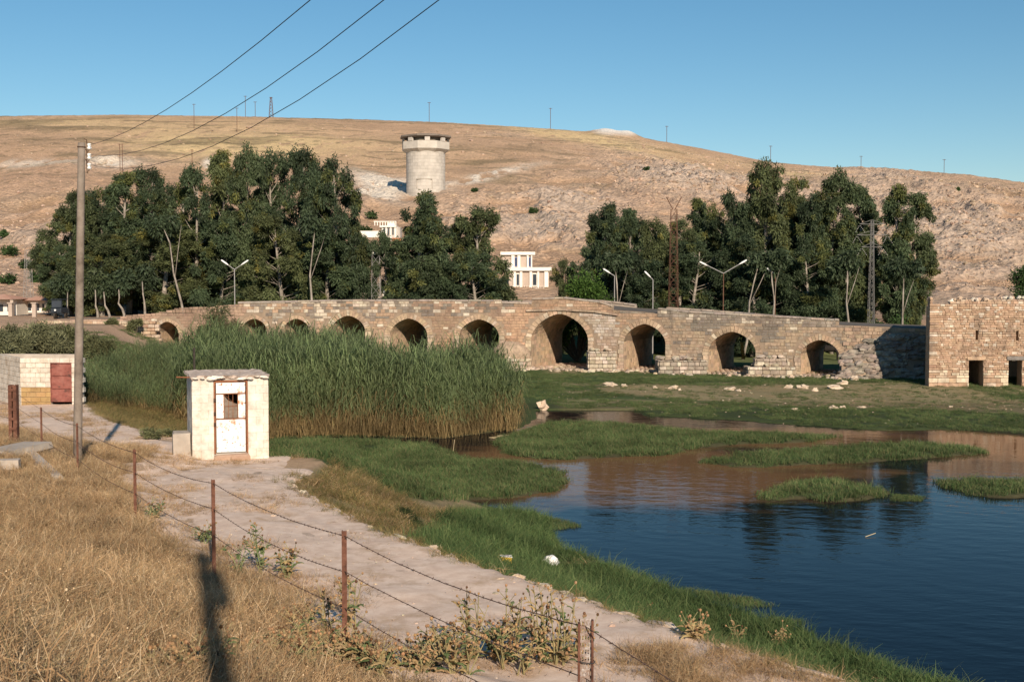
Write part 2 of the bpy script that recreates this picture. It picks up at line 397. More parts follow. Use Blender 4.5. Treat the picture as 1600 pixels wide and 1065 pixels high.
# water
def water_mat():
    m = bpy.data.materials.new('river_water'); m.use_nodes = True; N = m.node_tree.nodes; L = m.node_tree.links; b = N['Principled BSDF']
    b.inputs['Base Color'].default_value = (.004, .009, .014, 1); b.inputs['Roughness'].default_value = .045; b.inputs['IOR'].default_value = 1.33
    b.inputs['Specular IOR Level'].default_value = .09
    g = N.new('ShaderNodeNewGeometry'); mp = N.new('ShaderNodeMapping'); mp.inputs['Scale'].default_value = (.55, 1.0, 1); mp.inputs['Rotation'].default_value = (0, 0, .25)
    L.new(g.outputs['Position'], mp.inputs[0])
    def nz(sc, det):
        n = N.new('ShaderNodeTexNoise'); n.inputs['Scale'].default_value = sc; n.inputs['Detail'].default_value = det; L.new(mp.outputs[0], n.inputs['Vector']); return n.outputs[0]
    # silt hanging in the shallows: the water itself is browner there
    sx = N.new('ShaderNodeSeparateXYZ'); L.new(g.outputs['Position'], sx.inputs[0])
    def mth(op, *i):
        q = N.new('ShaderNodeMath'); q.operation = op
        for k, v in enumerate(i):
            if isinstance(v, (int, float)): q.inputs[k].default_value = v
            else: L.new(v, q.inputs[k])
        return q.outputs[0]
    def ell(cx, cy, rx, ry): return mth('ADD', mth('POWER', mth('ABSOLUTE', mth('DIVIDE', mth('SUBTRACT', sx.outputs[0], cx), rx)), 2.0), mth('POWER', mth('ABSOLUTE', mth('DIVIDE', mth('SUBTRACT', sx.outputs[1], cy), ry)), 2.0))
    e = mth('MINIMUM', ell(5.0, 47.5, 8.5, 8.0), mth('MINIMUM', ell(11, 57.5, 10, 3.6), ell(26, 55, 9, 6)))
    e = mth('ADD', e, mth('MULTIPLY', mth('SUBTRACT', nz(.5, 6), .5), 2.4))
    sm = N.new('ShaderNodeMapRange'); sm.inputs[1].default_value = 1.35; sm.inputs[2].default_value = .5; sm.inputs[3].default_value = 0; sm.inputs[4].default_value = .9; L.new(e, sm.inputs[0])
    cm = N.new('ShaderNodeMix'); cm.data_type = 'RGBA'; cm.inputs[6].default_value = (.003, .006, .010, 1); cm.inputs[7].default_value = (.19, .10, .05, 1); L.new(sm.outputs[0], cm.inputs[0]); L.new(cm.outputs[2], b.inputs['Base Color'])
    wv = N.new('ShaderNodeTexWave'); wv.inputs['Scale'].default_value = .5; wv.inputs['Distortion'].default_value = 9; wv.inputs['Detail'].default_value = 3; wv.bands_direction = 'DIAGONAL'
    L.new(mp.outputs[0], wv.inputs['Vector'])
    patch = N.new('ShaderNodeMapRange'); patch.inputs[1].default_value = .35; patch.inputs[2].default_value = .65; patch.inputs[3].default_value = .25; patch.inputs[4].default_value = 1.2
    L.new(nz(.09, 2), patch.inputs[0])
    a1 = N.new('ShaderNodeMath'); a1.operation = 'MULTIPLY_ADD'; L.new(wv.outputs[1], a1.inputs[0]); a1.inputs[1].default_value = .25; L.new(nz(2.2, 3), a1.inputs[2])
    a2 = N.new('ShaderNodeMath'); a2.operation = 'MULTIPLY_ADD'; L.new(nz(7, 2), a2.inputs[0]); a2.inputs[1].default_value = .3; L.new(a1.outputs[0], a2.inputs[2])
    a3 = N.new('ShaderNodeMath'); a3.operation = 'MULTIPLY'; L.new(a2.outputs[0], a3.inputs[0]); L.new(patch.outputs[0], a3.inputs[1])
    bp = N.new('ShaderNodeBump'); bp.inputs['Strength'].default_value = .22; bp.inputs['Distance'].default_value = .04
    L.new(a3.outputs[0], bp.inputs['Height']); L.new(bp.outputs[0], b.inputs['Normal'])
    return m
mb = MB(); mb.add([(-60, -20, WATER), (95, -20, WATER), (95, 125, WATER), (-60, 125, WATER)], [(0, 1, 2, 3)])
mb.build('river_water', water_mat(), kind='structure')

# ------------------------------------------------------------------ hill
SKY = [(-500, 190), (-200, 187), (0, 184), (200, 182), (400, 185), (560, 189), (700, 194), (800, 200), (900, 207), (1000, 217), (1100, 235), (1200, 255), (1300, 264), (1400, 268), (1500, 275), (1600, 288), (1800, 305), (2200, 330)]
hp = np.concatenate([np.arange(-640, -20, 8), np.arange(-20, 1625, 1.9), np.arange(1625, 2300, 8)]).astype(float)
hy = np.concatenate([np.geomspace(196, 1010, 430), np.linspace(1030, 1700, 12)])
HPX, HY = np.meshgrid(hp, hy)
HX = (HPX - 800) / FPX * HY
ysk = np.interp(hp, [p[0] for p in SKY], [p[1] for p in SKY])
tau_s = (445 - ysk) / FPX
tt = np.interp(HY, [196, 240, 300, 360, 420, 500, 600, 700, 800, 900, 960, 1010], [0, .15, .33, .45, .55, .69, .82, .90, .955, .99, 1.0, .995])
tau = -.019 + (tau_s[None, :] + .019) * tt
HZ = HY * tau
HZ = np.where(HY > 1005, HZ[429:430, :] * (1 - (HY - 1010) / 1400), HZ)
# features set out by where they are seen, then kept as places on the hill
QX, QY = HPX, 444.9 - FPX * (HZ / HY)
def blob(cx, cy, rx, ry, rot=0):
    c, s_ = math.cos(R(rot)), math.sin(R(rot)); dx, dy = QX - cx, QY - cy
    return np.exp(-(((dx * c + dy * s_) / rx) ** 2 + ((-dx * s_ + dy * c) / ry) ** 2))
n_big = fbm(HX * .012, HY * .012, 5, 51); n_mid = fbm(HX * .05, HY * .05, 5, 52); n_f = fbm(HX * .25, HY * .12, 5, 53)
rdg = fbm(HX * .03, HY * .05, 6, 54, True); rdf = fbm(HX * .14, HY * .2, 5, 55, True)
lowz = sstep(250, 330, QY)
rockm = .75 * blob(1020, 275, 120, 32, 12) + .8 * blob(1090, 300, 90, 25, 10) + .9 * blob(1520, 400, 140, 90) + .8 * blob(1380, 280, 60, 14, 5) + .7 * blob(1300, 330, 200, 55) + .8 * blob(830, 355, 80, 40) + .7 * blob(900, 330, 90, 40, 10) + .6 * blob(700, 350, 60, 30) + .7 * blob(60, 380, 130, 55) + .5 * blob(190, 262, 100, 12) + .5 * blob(780, 212, 60, 8) + .22 * lowz
rockm = np.clip(rockm, 0, 1.2) * sstep(.49, .57, n_mid * .6 + rdg * .4)
white = blob(640, 292, 60, 10, 8) + blob(585, 305, 40, 13, 10) + blob(600, 285, 40, 8, 15) + .8 * blob(760, 275, 70, 5, -12) + .7 * blob(180, 262, 35, 5) + blob(328, 262, 8, 6) + .5 * blob(60, 258, 80, 5)
white = np.clip(white, 0, 1) * sstep(.45, .58, n_f * .6 + n_mid * .4 + .12)
heap = blob(952, 209, 26, 7) + blob(985, 212, 16, 5)
strawm = blob(420, 225, 220, 26, 4) + .9 * blob(330, 235, 120, 22) + blob(900, 215, 130, 8, 8) + .8 * blob(1000, 240, 180, 7, 13) + .6 * blob(120, 195, 200, 8) + .5 * blob(1180, 262, 120, 6, 10) + blob(1250, 275, 60, 6)
redm = blob(30, 440, 60, 40) + blob(560, 420, 60, 40) + .6 * blob(1000, 330, 80, 20) + .5 * blob(60, 290, 120, 30)
brown = c3(.50, .335, .215); gold = c3(.70, .52, .28); rockc = c3(.42, .335, .265); pale = c3(.72, .64, .53); red = c3(.46, .27, .17); gull = c3(.19, .15, .085)
hc = brown * (.78 + .5 * n_mid)[..., None]
def mixc(c, col, m): m = np.clip(m, 0, 1)[..., None]; return c * (1 - m) + col * m
hc = mixc(hc, gold, strawm * (.35 + 1.1 * n_big) * sstep(.3, .6, n_f + .12))
hc = mixc(hc, gull, sstep(.55, .68, n_big) * .55)
hc = mixc(hc, gull * 1.1, sstep(.60, .72, fbm(HX * .03, HY * .11, 5, 81)) * .7)
hc = mixc(hc, red, redm * .7)
hc = mixc(hc, gull * .9, sstep(.62, .70, fbm(HX * .18, HY * .18, 3, 88)) * .55 * sstep(.35, .6, n_mid))
hc = mixc(hc, c3(.46, .30, .19), lowz * .55)
hc = mixc(hc, rockc * (.6 + .7 * rdf)[..., None], rockm * .8)
hc = mixc(hc, pale, np.clip(white * 1.4, 0, 1))
hc = mixc(hc, c3(.85, .80, .72), np.clip(heap * 2.2 - .5, 0, 1))
sp = hsh(np.floor(HX * .45), np.floor(HY * .3), 77)
hc = mixc(hc, c3(.09, .085, .045), (sp > .975) * .75 * sstep(400, 200, HY * 0 + QY * 0 + 300))
dz = rockm * ((rdf - .5) * 4.2 * np.clip(HY / 420, .5, 1.4) + (rdg - .5) * 6) + (n_mid - .5) * 3.0 * lowz + (n_f - .5) * .8 + white * (rdf - .4) * 2.5 + (n_big - .5) * 6 * sstep(220, 400, HY) * (1 - sstep(800, 940, HY))
gul = fbm(HX * .02 + HY * .003, HY * .006, 4, 61, True)
dz = dz + (gul - .6) * 14 * sstep(215, 330, HY) * (1 - sstep(600, 850, HY)) * (.35 + .65 * lowz)
dz = dz * sstep(196, 225, HY)
HZ = HZ + dz + heap * 5.0 * (HY / 900) * (HY > 850) * (HY < 990)
M_hill = attr_mat('hill_earth', .9, 1.0, .5, amp=(.55, 1.4), vor=.8)
hm = npmesh('hill', np.stack([HX, HY, HZ], -1).reshape(-1, 3), grid_faces(*HX.shape), M_hill, hc.reshape(-1, 3), False)
link('hill', hm, kind='structure')
def hill_at(px, py):
    """first point of the hill that the line of sight through a pixel meets"""
    i = int(np.argmin(abs(hp - px))); q = 444.9 - FPX * (HZ[:, i] / HY[:, i])
    j = int(np.argmax(q <= py)) if (q[:430] <= py).any() else int(np.argmin(q[:430]))
    return Vector((HX[j, i], HY[j, i], HZ[j, i]))
# ------------------------------------------------------------------ stone helpers
M_stone = mat('bridge_stone', [(.52, .49, .47), (.84, .82, .81), (1.08, 1.04, 1.0)], 3.0, 8, .92, .8, 9, tint=True, dist=.05, extra=patches((.15, .12, .095), .6, .52, .74, .45))
M_mortar = mat('mortar', [(.22, .165, .12), (.33, .25, .18)], 2, 8, .95, .6, 10, dist=.04)
M_vault = mat('vault_masonry', [(.66, .64, .62), (.92, .92, .92), (1.1, 1.08, 1.04)], 2.5, 8, .92, .6, 8, tint=True, dist=.05)
M_rubble = mat('rubble_stone', [(.6, .6, .6), (1, 1, 1), (1.2, 1.18, 1.14)], 3, 8, .95, .8, 8, tint=True, dist=.06)
def hexa(mb, p):   # p: 8 points, bottom ring 0-3 then top ring 4-7
    mb.add(p, [(3, 2, 1, 0), (4, 5, 6, 7), (0, 1, 5, 4), (1, 2, 6, 5), (2, 3, 7, 6), (3, 0, 4, 7)])
TAN = (.46, .325, .225); GREY = (.29, .25, .21); WHT = (.64, .57, .46); PINK = (.43, .305, .225); DARKS = (.14, .115, .09)

# ------------------------------------------------------------------ old bridge
BY = [(60, 99.5), (400, 100), (875, 100), (1000, 97.6), (1145, 94.6), (1283, 92), (1460, 89.5)]
def bF(px):
    y = float(np.interp(px, [a for a, _ in BY], [b for _, b in BY])); return Vector((X(px, y), y, 0))
def BARR(px):
    t = R(float(np.interp(px, [243, 620, 875, 1145, 1283], [11, 16, 21, 26, 29]))); return Vector((math.sin(t), math.cos(t), 0))
def bT(px): return float(np.interp(px, [300, 900, 1283], [7.5, 8.5, 7.0]))
def zy(px, py): return Zy(py, bF(px).y)
DECK = [(60, 500), (190, 498), (372, 483), (560, 478), (785, 478), (880, 476), (955, 484), (1000, 487), (1075, 495), (1312, 508), (1460, 514)]
def deck(px): return zy(px, float(np.interp(px, [a for a, _ in DECK], [b for _, b in DECK])))
PAR = [[(185, 493), (240, 489), (275, 481), (372, 475)], [(372, 471), (470, 469), (560, 467.5), (784, 468)], [(784.5, 471), (831, 472)],
       [(831.5, 465), (880, 463.5), (945, 471), (957, 477)], [(1028, 480.5), (1075, 485.5), (1311, 498)]]
def ptop(px):
    for P in PAR:
        if P[0][0] <= px <= P[-1][0]: return zy(px, float(np.interp(px, [a for a, _ in P], [b for _, b in P])))
    return deck(px)
#        left, right, crown y, spring y, floor z
ARCH = [(243, 279, 501.5, 520, -5.0), (378, 416, 497, 513, -7.3), (443, 483, 497, 514, -7.3), (517, 571, 492, 517, -7.3), (609, 668, 496.5, 523, -7.3),
        (717, 780, 498, 524, -7.3), (829, 920, 489, 532, -7.3), (974, 1041, 505, 537, -7.3), (1107, 1182, 517, 550, -7.3), (1251, 1313, 530, 556, -7.3)]
def aparam(a, grow=0.0):
    x0, x1, cy, sy, fz = a; xc = (x0 + x1) / 2; hw = (x1 - x0) / 2 + grow * 19.2; s_ = zy(xc, sy); c_ = zy(xc, cy) + grow
    return xc, hw, s_, c_
def otop(px, grow=0.0):
    for a in ARCH:
        xc, hw, s_, c_ = aparam(a, grow); t = abs(px - xc) / hw
        if t < 1: return s_ + (c_ - s_) * (.80 * math.sqrt(1 - t * t) + .20 * (1 - t))
    return None
bridge = empty('stone_arch_bridge', (0, 0, 0), label='long old stone bridge with ten pointed arches crossing the river marsh', cat='bridge')
def face_n(px):
    a, b_ = bF(px - 2), bF(px + 2); d = (b_ - a).normalized(); return Vector((d.y, -d.x, 0))
xs = sorted(set([round(x, 2) for x in np.arange(62, 1461, 4.0)] + [e for a in ARCH for e in (a[0] + .01, a[0] - .01, a[1] + .01, a[1] - .01)] + [a[0] + (a[1] - a[0]) * k / 16 for a in ARCH for k in range(1, 16)]))
mb = MB()
for x0, x1 in zip(xs[:-1], xs[1:]):
    xm = (x0 + x1) / 2; o = otop(xm) is not None
    bot = []
    for x in (x0, x1):
        t = otop(min(max(x, x0 + .0005), x1 - .0005)) if o else None
        bot.append(t if t is not None else (-7.9 if not o else otop(xm)))
    d0, d1 = deck(x0), deck(x1)
    f0, f1 = bF(x0), bF(x1); b0 = f0 + BARR(x0) * bT(x0); b1 = f1 + BARR(x1) * bT(x1)
    q = lambda p, z: (p.x, p.y, z)
    mb.add([q(f0, bot[0]), q(f1, bot[1]), q(f1, d1), q(f0, d0)], [(0, 1, 2, 3)])
    mb.add([q(b0, bot[0]), q(b1, bot[1]), q(b1, d1), q(b0, d0)], [(3, 2, 1, 0)])
    mb.add([q(f0, d0), q(f1, d1), q(b1, d1), q(b0, d0)], [(0, 1, 2, 3)])
    if o: mb.add([q(f0, bot[0]), q(f1, bot[1]), q(b1, bot[1]), q(b0, bot[0])], [(3, 2, 1, 0)])
for a in ARCH:
    for e in a[:2]:
        f = bF(e); b_ = f + BARR(e) * bT(e); s_ = aparam(a)[2]
        mb.add([(f.x, f.y, -7.9), (b_.x, b_.y, -7.9), (b_.x, b_.y, s_ + .02), (f.x, f.y, s_ + .02)], [(0, 1, 2, 3)])
mb.build('masonry_core', M_mortar, bridge)
# road surface strip
M_road = mat('old_asphalt', [(.10, .09, .08), (.16, .145, .125)], 3, 6, .95, .2)
mb = MB()
for x0, x1 in zip(np.arange(150, 1456, 8.), np.arange(158, 1464, 8.)):
    v = []
    for x, k in ((x0, .09), (x1, .09), (x1, .91), (x0, .91)):
        p = bF(x) + BARR(x) * bT(x) * k; v.append((p.x, p.y, deck(x) + .012))
    mb.add(v, [(0, 1, 2, 3)])
mb.build('road_surface', M_road, bridge)
# facing stones, laid in courses
mb = MB(); z = -7.25; row = 0
def band_col(px, z):
    up = z > otop_line(px)
    return up
def stone_col(px, z, d):
    r = rnd.random(); f = float(fbm(np.array(px * .02), np.array(z * .6), 4, 91)); g = float(fbm(np.array(px * .006 + 50), np.array(z * .25), 3, 95))
    c = TAN
    if px < 385: c = PINK
    par = z > d - .95
    if 380 < px < 640 and z > d - 1.35: c = GREY if r < .30 else ((.58, .50, .40) if r < .62 else (WHT if r < .78 else TAN))
    elif 640 <= px < 800 and z > d - .9: c = GREY if r < .4 else (PINK if r < .8 else WHT)
    elif 880 < px < 960 and z < d - .6: c = (.50, .42, .34) if r < .6 else (.58, .52, .45)
    elif px > 960 and z > d - .3: c = GREY if r < .62 else (.4, .35, .29) if r < .86 else WHT
    elif px > 1030:
        c = (.43, .335, .24) if r < .7 else (.36, .3, .23)
        if f > .56: c = (.25, .22, .185)
    if z < -6.3: c = (.52, .42, .32) if r < .5 else (.4, .3, .22)
    if f > .55 and px < 960: c = tuple(k * .74 for k in c)
    if g > .6: c = tuple(a * .8 + b_ * .2 for a, b_ in zip(c, (.55, .30, .17)))
    if r > .985: c = WHT
    return jc(c, .085)
while z < -.9:
    h = rnd.choice((.19, .22, .25, .28)); px = 66 + rnd.uniform(0, 8)
    while px < 1452:
        L_ = rnd.uniform(.24, .62) * 19.2; e = px + L_
        top = min(ptop(px + 1), ptop(e - 1)); zt = min(z + h, top)
        if zt - z > .09 and z + h > (-4.6 if px < 350 else -7.3):
            ok = True
            for q_ in (px, (px + e) / 2, e):
                o = otop(q_, .42)
                if o is not None and z < o - .05: ok = False
            if ok and rnd.random() > (.10 if (px > 560 and z > deck(px) - 1.6 and z < deck(px) - .5 and rnd.random() < .35) else .006):
                g = .009; out = rnd.uniform(.015, .05); n0, n1 = face_n(px), face_n(e)
                a, b_ = bF(px + g * 19), bF(e - g * 19); mb.c = stone_col(px, z, deck(px)); k = .018
                A, B = a + n0 * .0, b_ + n1 * .0; A2, B2 = a + n0 * out, b_ + n1 * out; dd = (B - A).normalized() * k
                zb, zt2 = z + g, zt - g
                hexa(mb, [(A.x, A.y, zb), (A2.x + dd.x, A2.y + dd.y, zb + k), (B2.x - dd.x, B2.y - dd.y, zb + k), (B.x, B.y, zb),
                          (A.x, A.y, zt2), (A2.x + dd.x, A2.y + dd.y, zt2 - k), (B2.x - dd.x, B2.y - dd.y, zt2 - k), (B.x, B.y, zt2)])
        px = e
    z += h; row += 1
mb.build('facing_stone', M_stone, bridge, kind='stuff')
# voussoirs and vault stones
for ai, a in enumerate(ARCH):
    xc, hw, s_, c_ = aparam(a); n = 13 if ai < 3 else 21
    def pt(t, g, a=a):
        xc, hw, s_, c_ = aparam(a, g); t = max(-1, min(1, t)); u = math.sin(t * math.pi / 2); return xc + hw * u, s_ + (c_ - s_) * (.80 * math.sqrt(max(0, 1 - u * u)) + .20 * (1 - abs(u)))
    th = .30 if ai < 3 else .44
    zlow = max(a[4], -7.25)
    ring = [(-1 + 2 * k / n, -1 + 2 * (k + 1) / n) for k in range(n)]
    mbs = []
    for t0, t1 in ring:
        m1 = MB(); m1.c = jc((.48, .36, .25) if rnd.random() < .8 else (.56, .47, .36), .14); out = rnd.uniform(.035, .06); g = .006
        (xa, za), (xb, zb), (xc2, zc), (xd, zd) = pt(t0 + g, -.03), pt(t1 - g, -.03), pt(t1 - g, th - rnd.uniform(0, .05)), pt(t0 + g, th - rnd.uniform(0, .05))
        P = []
        for off in (out, -.12):
            for x_, z_ in ((xa, za), (xb, zb), (xc2, zc), (xd, zd)):
                p = bF(x_) + face_n(x_) * off; P.append((p.x, p.y, z_))
        hexa(m1, [P[3], P[0], P[4], P[7], P[2], P[1], P[5], P[6]]); 
        m1.build('voussoir', M_stone, bridge)
    if ai >= 3:
        m1 = MB()
        for e, sg in ((a[0], -1), (a[1], 1)):     # jamb quoins below the spring
            zz = zlow
            while zz < s_ - .05:
                hh = min(rnd.uniform(.28, .4), s_ - zz); m1.c = jc((.52, .42, .31), .15); wq = rnd.uniform(.3, .55) * 19.2
                x0_, x1_ = (e - wq, e + .03 * 19) if sg < 0 else (e - .03 * 19, e + wq)
                A, B = bF(x0_), bF(x1_); n_ = face_n(e); A2, B2 = A + n_ * .085, B + n_ * .085; A, B = A - n_ * .1, B - n_ * .1
                hexa(m1, [(A.x, A.y, zz + .01), (A2.x, A2.y, zz + .01), (B2.x, B2.y, zz + .01), (B.x, B.y, zz + .01), (A.x, A.y, zz + hh - .01), (A2.x, A2.y, zz + hh - .01), (B2.x, B2.y, zz + hh - .01), (B.x, B.y, zz + hh - .01)]); zz += hh
        m1.build('jamb_stone', M_stone, bridge, kind='stuff')
    m1 = MB(); T = bT(xc)
    prof = [pt(-1 + 2 * k / 22, 0) for k in range(23)]
    zz = s_; left = []
    while zz > -7.4 and zz > a[4] - .3: left.append((a[0], zz)); zz -= .33
    prof = [(a[0], z_) for z_ in [p[1] for p in left[::-1]][:-1]] + prof + [(a[1], p[1]) for p in left[1:]]
    for (xa, za), (xb, zb) in zip(prof[:-1], prof[1:]):
        v = rnd.uniform(0, .4)
        while v < T:
            v2 = min(v + rnd.uniform(.4, .8), T); m1.c = jc((.52, .38, .26) if rnd.random() < .8 else (.40, .31, .22), .14)
            off = rnd.uniform(.012, .04); ctr = Vector((bF(xc).x, bF(xc).y, s_ - 1)); P = []
            for o_ in (-.05, off):
                for x_, z_, vv in ((xa, za, v + .01), (xb, zb, v + .01), (xb, zb, v2 - .01), (xa, za, v2 - .01)):
                    p = bF(x_) + BARR(x_) * vv; inx = 1 if x_ < xc else -1
                    up_ = max(0., (z_ - s_) / (c_ - s_ + 1e-6)); p.x += inx * o_ * (1 - .7 * up_); P.append((p.x, p.y, z_ - o_ * up_ * .8))
            hexa(m1, P); v = v2
    m1.build('vault_stone', M_vault, bridge, kind='stuff')
# parapets with cap stones
def parapet(P, back=0.0, thick=.42):
    x0, x1 = P[0][0], P[-1][0]; m = MB(); st = 6.
    for a in np.arange(x0, x1, st):
        b_ = min(a + st, x1); pts_ = []
        for x_ in (a, b_):
            zt = zy(x_, float(np.interp(x_, [q[0] for q in P], [q[1] for q in P]))) - .13
            n_ = face_n(x_); f = bF(x_) + BARR(x_) * (bT(x_) - .45 if back else 0)
            pts_.append((f, f - n_ * thick, zt))
        (f0, g0, z0), (f1, g1, z1) = pts_; zb0, zb1 = deck(a) - .02, deck(b_) - .02
        if back: zb0 -= .1; zb1 -= .1
        hexa(m, [(f0.x, f0.y, zb0), (f1.x, f1.y, zb1), (g1.x, g1.y, zb1), (g0.x, g0.y, zb0), (f0.x, f0.y, z0), (f1.x, f1.y, z1), (g1.x, g1.y, z1), (g0.x, g0.y, z0)])
    o = m.build('parapet', M_mortar if not back else mat('parapet_plaster', [(.26, .22, .18), (.42, .35, .28)], 1.5, 8, .95, .4), bridge)
    x_ = x0; 
    while x_ < x1 - 1:
        e = min(x_ + rnd.uniform(.75, 1.15) * 19.2, x1); c = MB(); c.c = jc((.40, .35, .30) if rnd.random() < .7 else (.48, .40, .32), .12)
        q0 = bF(x_ + .3) + BARR(x_) * (bT(x_) - .45 if back else 0) + face_n(x_) * .10; q1 = bF(e - .3) + BARR(x_) * (bT(e) - .45 if back else 0) + face_n(e) * .10
        r0 = q0 - face_n(x_) * (thick + .2); r1 = q1 - face_n(e) * (thick + .2); dz_ = rnd.uniform(-.012, .012)
        z0 = zy(x_, float(np.interp(x_, [q[0] for q in P], [q[1] for q in P]))) + dz_; z1 = zy(e, float(np.interp(e, [q[0] for q in P], [q[1] for q in P]))) + dz_; h = .14
        hexa(c, [(q0.x, q0.y, z0 - h), (q1.x, q1.y, z1 - h), (r1.x, r1.y, z1 - h), (r0.x, r0.y, z0 - h), (q0.x, q0.y, z0 - .02), (q1.x, q1.y, z1 - .02), (r1.x, r1.y, z1), (r0.x, r0.y, z0)])
        c.build('cap_stone', M_stone, bridge); x_ = e
for P in PAR[1:]: parapet(P)
parapet([(1000, 482), (1080, 487), (1150, 493), (1228, 500)], back='b')
parapet([(380, 473), (560, 471), (780, 472), (880, 469), (950, 477)], back='b')
# projecting string course under the raised parapet of the main arch
m1 = MB(); m1.c = (.42, .33, .24)
for a in np.arange(822, 966, 12.):
    m1.c = jc((.44, .34, .25), .1); b_ = a + 11.6; n_ = face_n(a); f0, f1 = bF(a), bF(b_); zz = lambda x: zy(x, float(np.interp(x, [822, 880, 930, 966], [483.5, 482, 485, 490])))
    A, B = f0 + n_ * .20, f1 + n_ * .20; z0, z1 = zz(a), zz(b_)
    hexa(m1, [(A.x, A.y, z0 - .16), (B.x, B.y, z1 - .16), (f1.x, f1.y, z1 - .16), (f0.x, f0.y, z0 - .16), (A.x, A.y, z0), (B.x, B.y, z1), (f1.x, f1.y, z1), (f0.x, f0.y, z0)])
m1.build('string_course', M_stone, bridge)
# pier footings, stumps of the lost cutwaters
def masonry_block(name, x0, x1, ytop, ybot, dep, col, crown=0, step=.3, front=.0):
    Yf = bF((x0 + x1) / 2).y - dep - front; m = MB(); zt, zb = Zy(ytop, Yf), max(Zy(ybot, Yf), -7.5); xa, xb = X(x0, Yf), X(x1, Yf)
    core = MB(); core.box(((xa + xb) / 2, Yf + dep / 2 + .08, (zt + zb) / 2 - .05), (xb - xa - .12, dep + .1, zt - zb - .06)); 
    root = core.build(name, M_mortar, bridge)
    zz = zb - .2
    while zz < zt - .05:
        h = min(rnd.uniform(.24, .36), zt - zz)
        for side in range(3):
            if side == 0: p, L_ = xa, xb - xa
            else: p, L_ = 0, dep
            q_ = 0
            while q_ < L_ - .05:
                w_ = min(rnd.uniform(.3, .7), L_ - q_); m.c = jc(col if rnd.random() < .8 else WHT, .16)
                j = rnd.uniform(-.04, .05)
                if side == 0: m.box((xa + q_ + w_ / 2, Yf + .06 - j, zz + h / 2), (w_ - .03, .3, h - .03), bev=.03)
                elif side == 1: m.box((xa + .06 - j, Yf + q_ + w_ / 2, zz + h / 2), (.3, w_ - .03, h - .03), bev=.03)
                else: m.box((xb - .06 + j, Yf + q_ + w_ / 2, zz + h / 2), (.3, w_ - .03, h - .03), bev=.03)
                q_ += w_
        zz += h
    m.build('block_stone', M_stone, root, kind='stuff')
    for k in range(int((xb - xa) * dep * 1.2) + 3):
        r = MB(); r.c = jc(col, .2); s_ = rnd.uniform(.3, .6)
        r.rock((rnd.uniform(xa + .15, xb - .15), Yf + rnd.uniform(.15, dep), zt + s_ * .18), (s_ * 1.3, s_, s_ * .6), rnd.uniform(0, 3), k + x0)
        r.build('stone', M_rubble, root)
masonry_block('cutwater', 921, 962, 549, 588, 1.6, (.50, .43, .33))
masonry_block('cutwater', 1031, 1104, 563, 594, 2.4, (.36, .31, .25))
masonry_block('cutwater', 1172, 1243, 573, 600, 2.0, (.40, .33, .25))
masonry_block('cutwater', 1183, 1232, 560, 580, 1.0, (.40, .34, .27))
masonry_block('cutwater', 1308, 1340, 585, 606, 1.8, (.40, .33, .25))
masonry_block('pier_footing', 790, 828, 560, 590, 1.0, (.56, .46, .35))
m1 = MB(); m1.c = (.44, .34, .25); p = at_y(800, 545, bF(800).y); m1.rock((p.x, p.y - .1, p.z - .4), (3.2, 1.8, 2.0), 0, 5, 14, 9, .12); m1.build('domed_buttress', M_stone, bridge, smooth=True)
# paved sills under the big arches
for a, dz_ in zip(ARCH[6:], (0, .02, .03, .02)):
    m1 = MB(); x_ = a[0] - 2
    A = bF(a[0]); B = bF(a[1]); 
    for k in range(9):
        for j in range(7):
            t = (k + .5) / 9; p = A.lerp(B, t) + BARR(a[0]) * (j * 1.25 - .6); m1.c = jc((.47, .36, .27), .12)
            m1.rock((p.x, p.y, -7.0 + rnd.uniform(-.03, .05)), (1.1 * (B.x - A.x) / 9 * 1.2, 1.5, .42), 0, k * 7 + j, 8, 5, .15)
    m1.build('paved_sill', M_rubble, bridge, kind='stuff')

fr = MB(); g = random.Random(44)
for k in range(520):
    px = g.uniform(800, 1345)
    if any(a[0] + 4 < px < a[1] - 4 for a in ARCH) and g.random() < .75: continue
    s_ = g.uniform(.10, .42); p = bF(px) + face_n(px) * (g.random() ** 1.6 * 3.2 + .1); fr.c = jc(g.choice([(.46, .36, .26), (.38, .30, .22), (.55, .46, .36)]), .18); fr.rock((p.x, p.y, H(p.x, p.y) + s_ * .12), (s_ * 1.5, s_, s_ * .8), g.uniform(0, 3), k, 6, 4, .35)
fr.build('footing_rubble', M_rubble, bridge, kind='stuff')
# rubble wing slope between bridge and mill
wing = empty('rubble_embankment', (0, 0, 0), label='slope of tumbled rubble coloured dark for shade, between the bridge end and the ruined mill', cat='rubble slope')
m1 = MB(); nseg = 24
def wing_pt(u, v):     # u along from bridge to mill, v up
    x_ = 1316 + u * 142; yt = 90.6 - u * .6; zb, zt = -6.9, float(np.interp(u, [0, .25, .5, 1], [-5.0, -4.3, -3.5, -3.6]))
    zz = zb + (zt - zb) * v; yy = yt - (1 - v) * 1.5 - .2; return Vector((X(x_, yy), yy, zz))
wv_, wf = [], []
for j in range(9):
    for i in range(nseg + 1): wv_.append(wing_pt(i / nseg, j / 8))
for j in range(8):
    for i in range(nseg): q_ = j * (nseg + 1) + i; wf.append((q_, q_ + 1, q_ + nseg + 2, q_ + nseg + 1))
m1.add(wv_, wf); m1.build('rubble_core', M_mortar, wing)
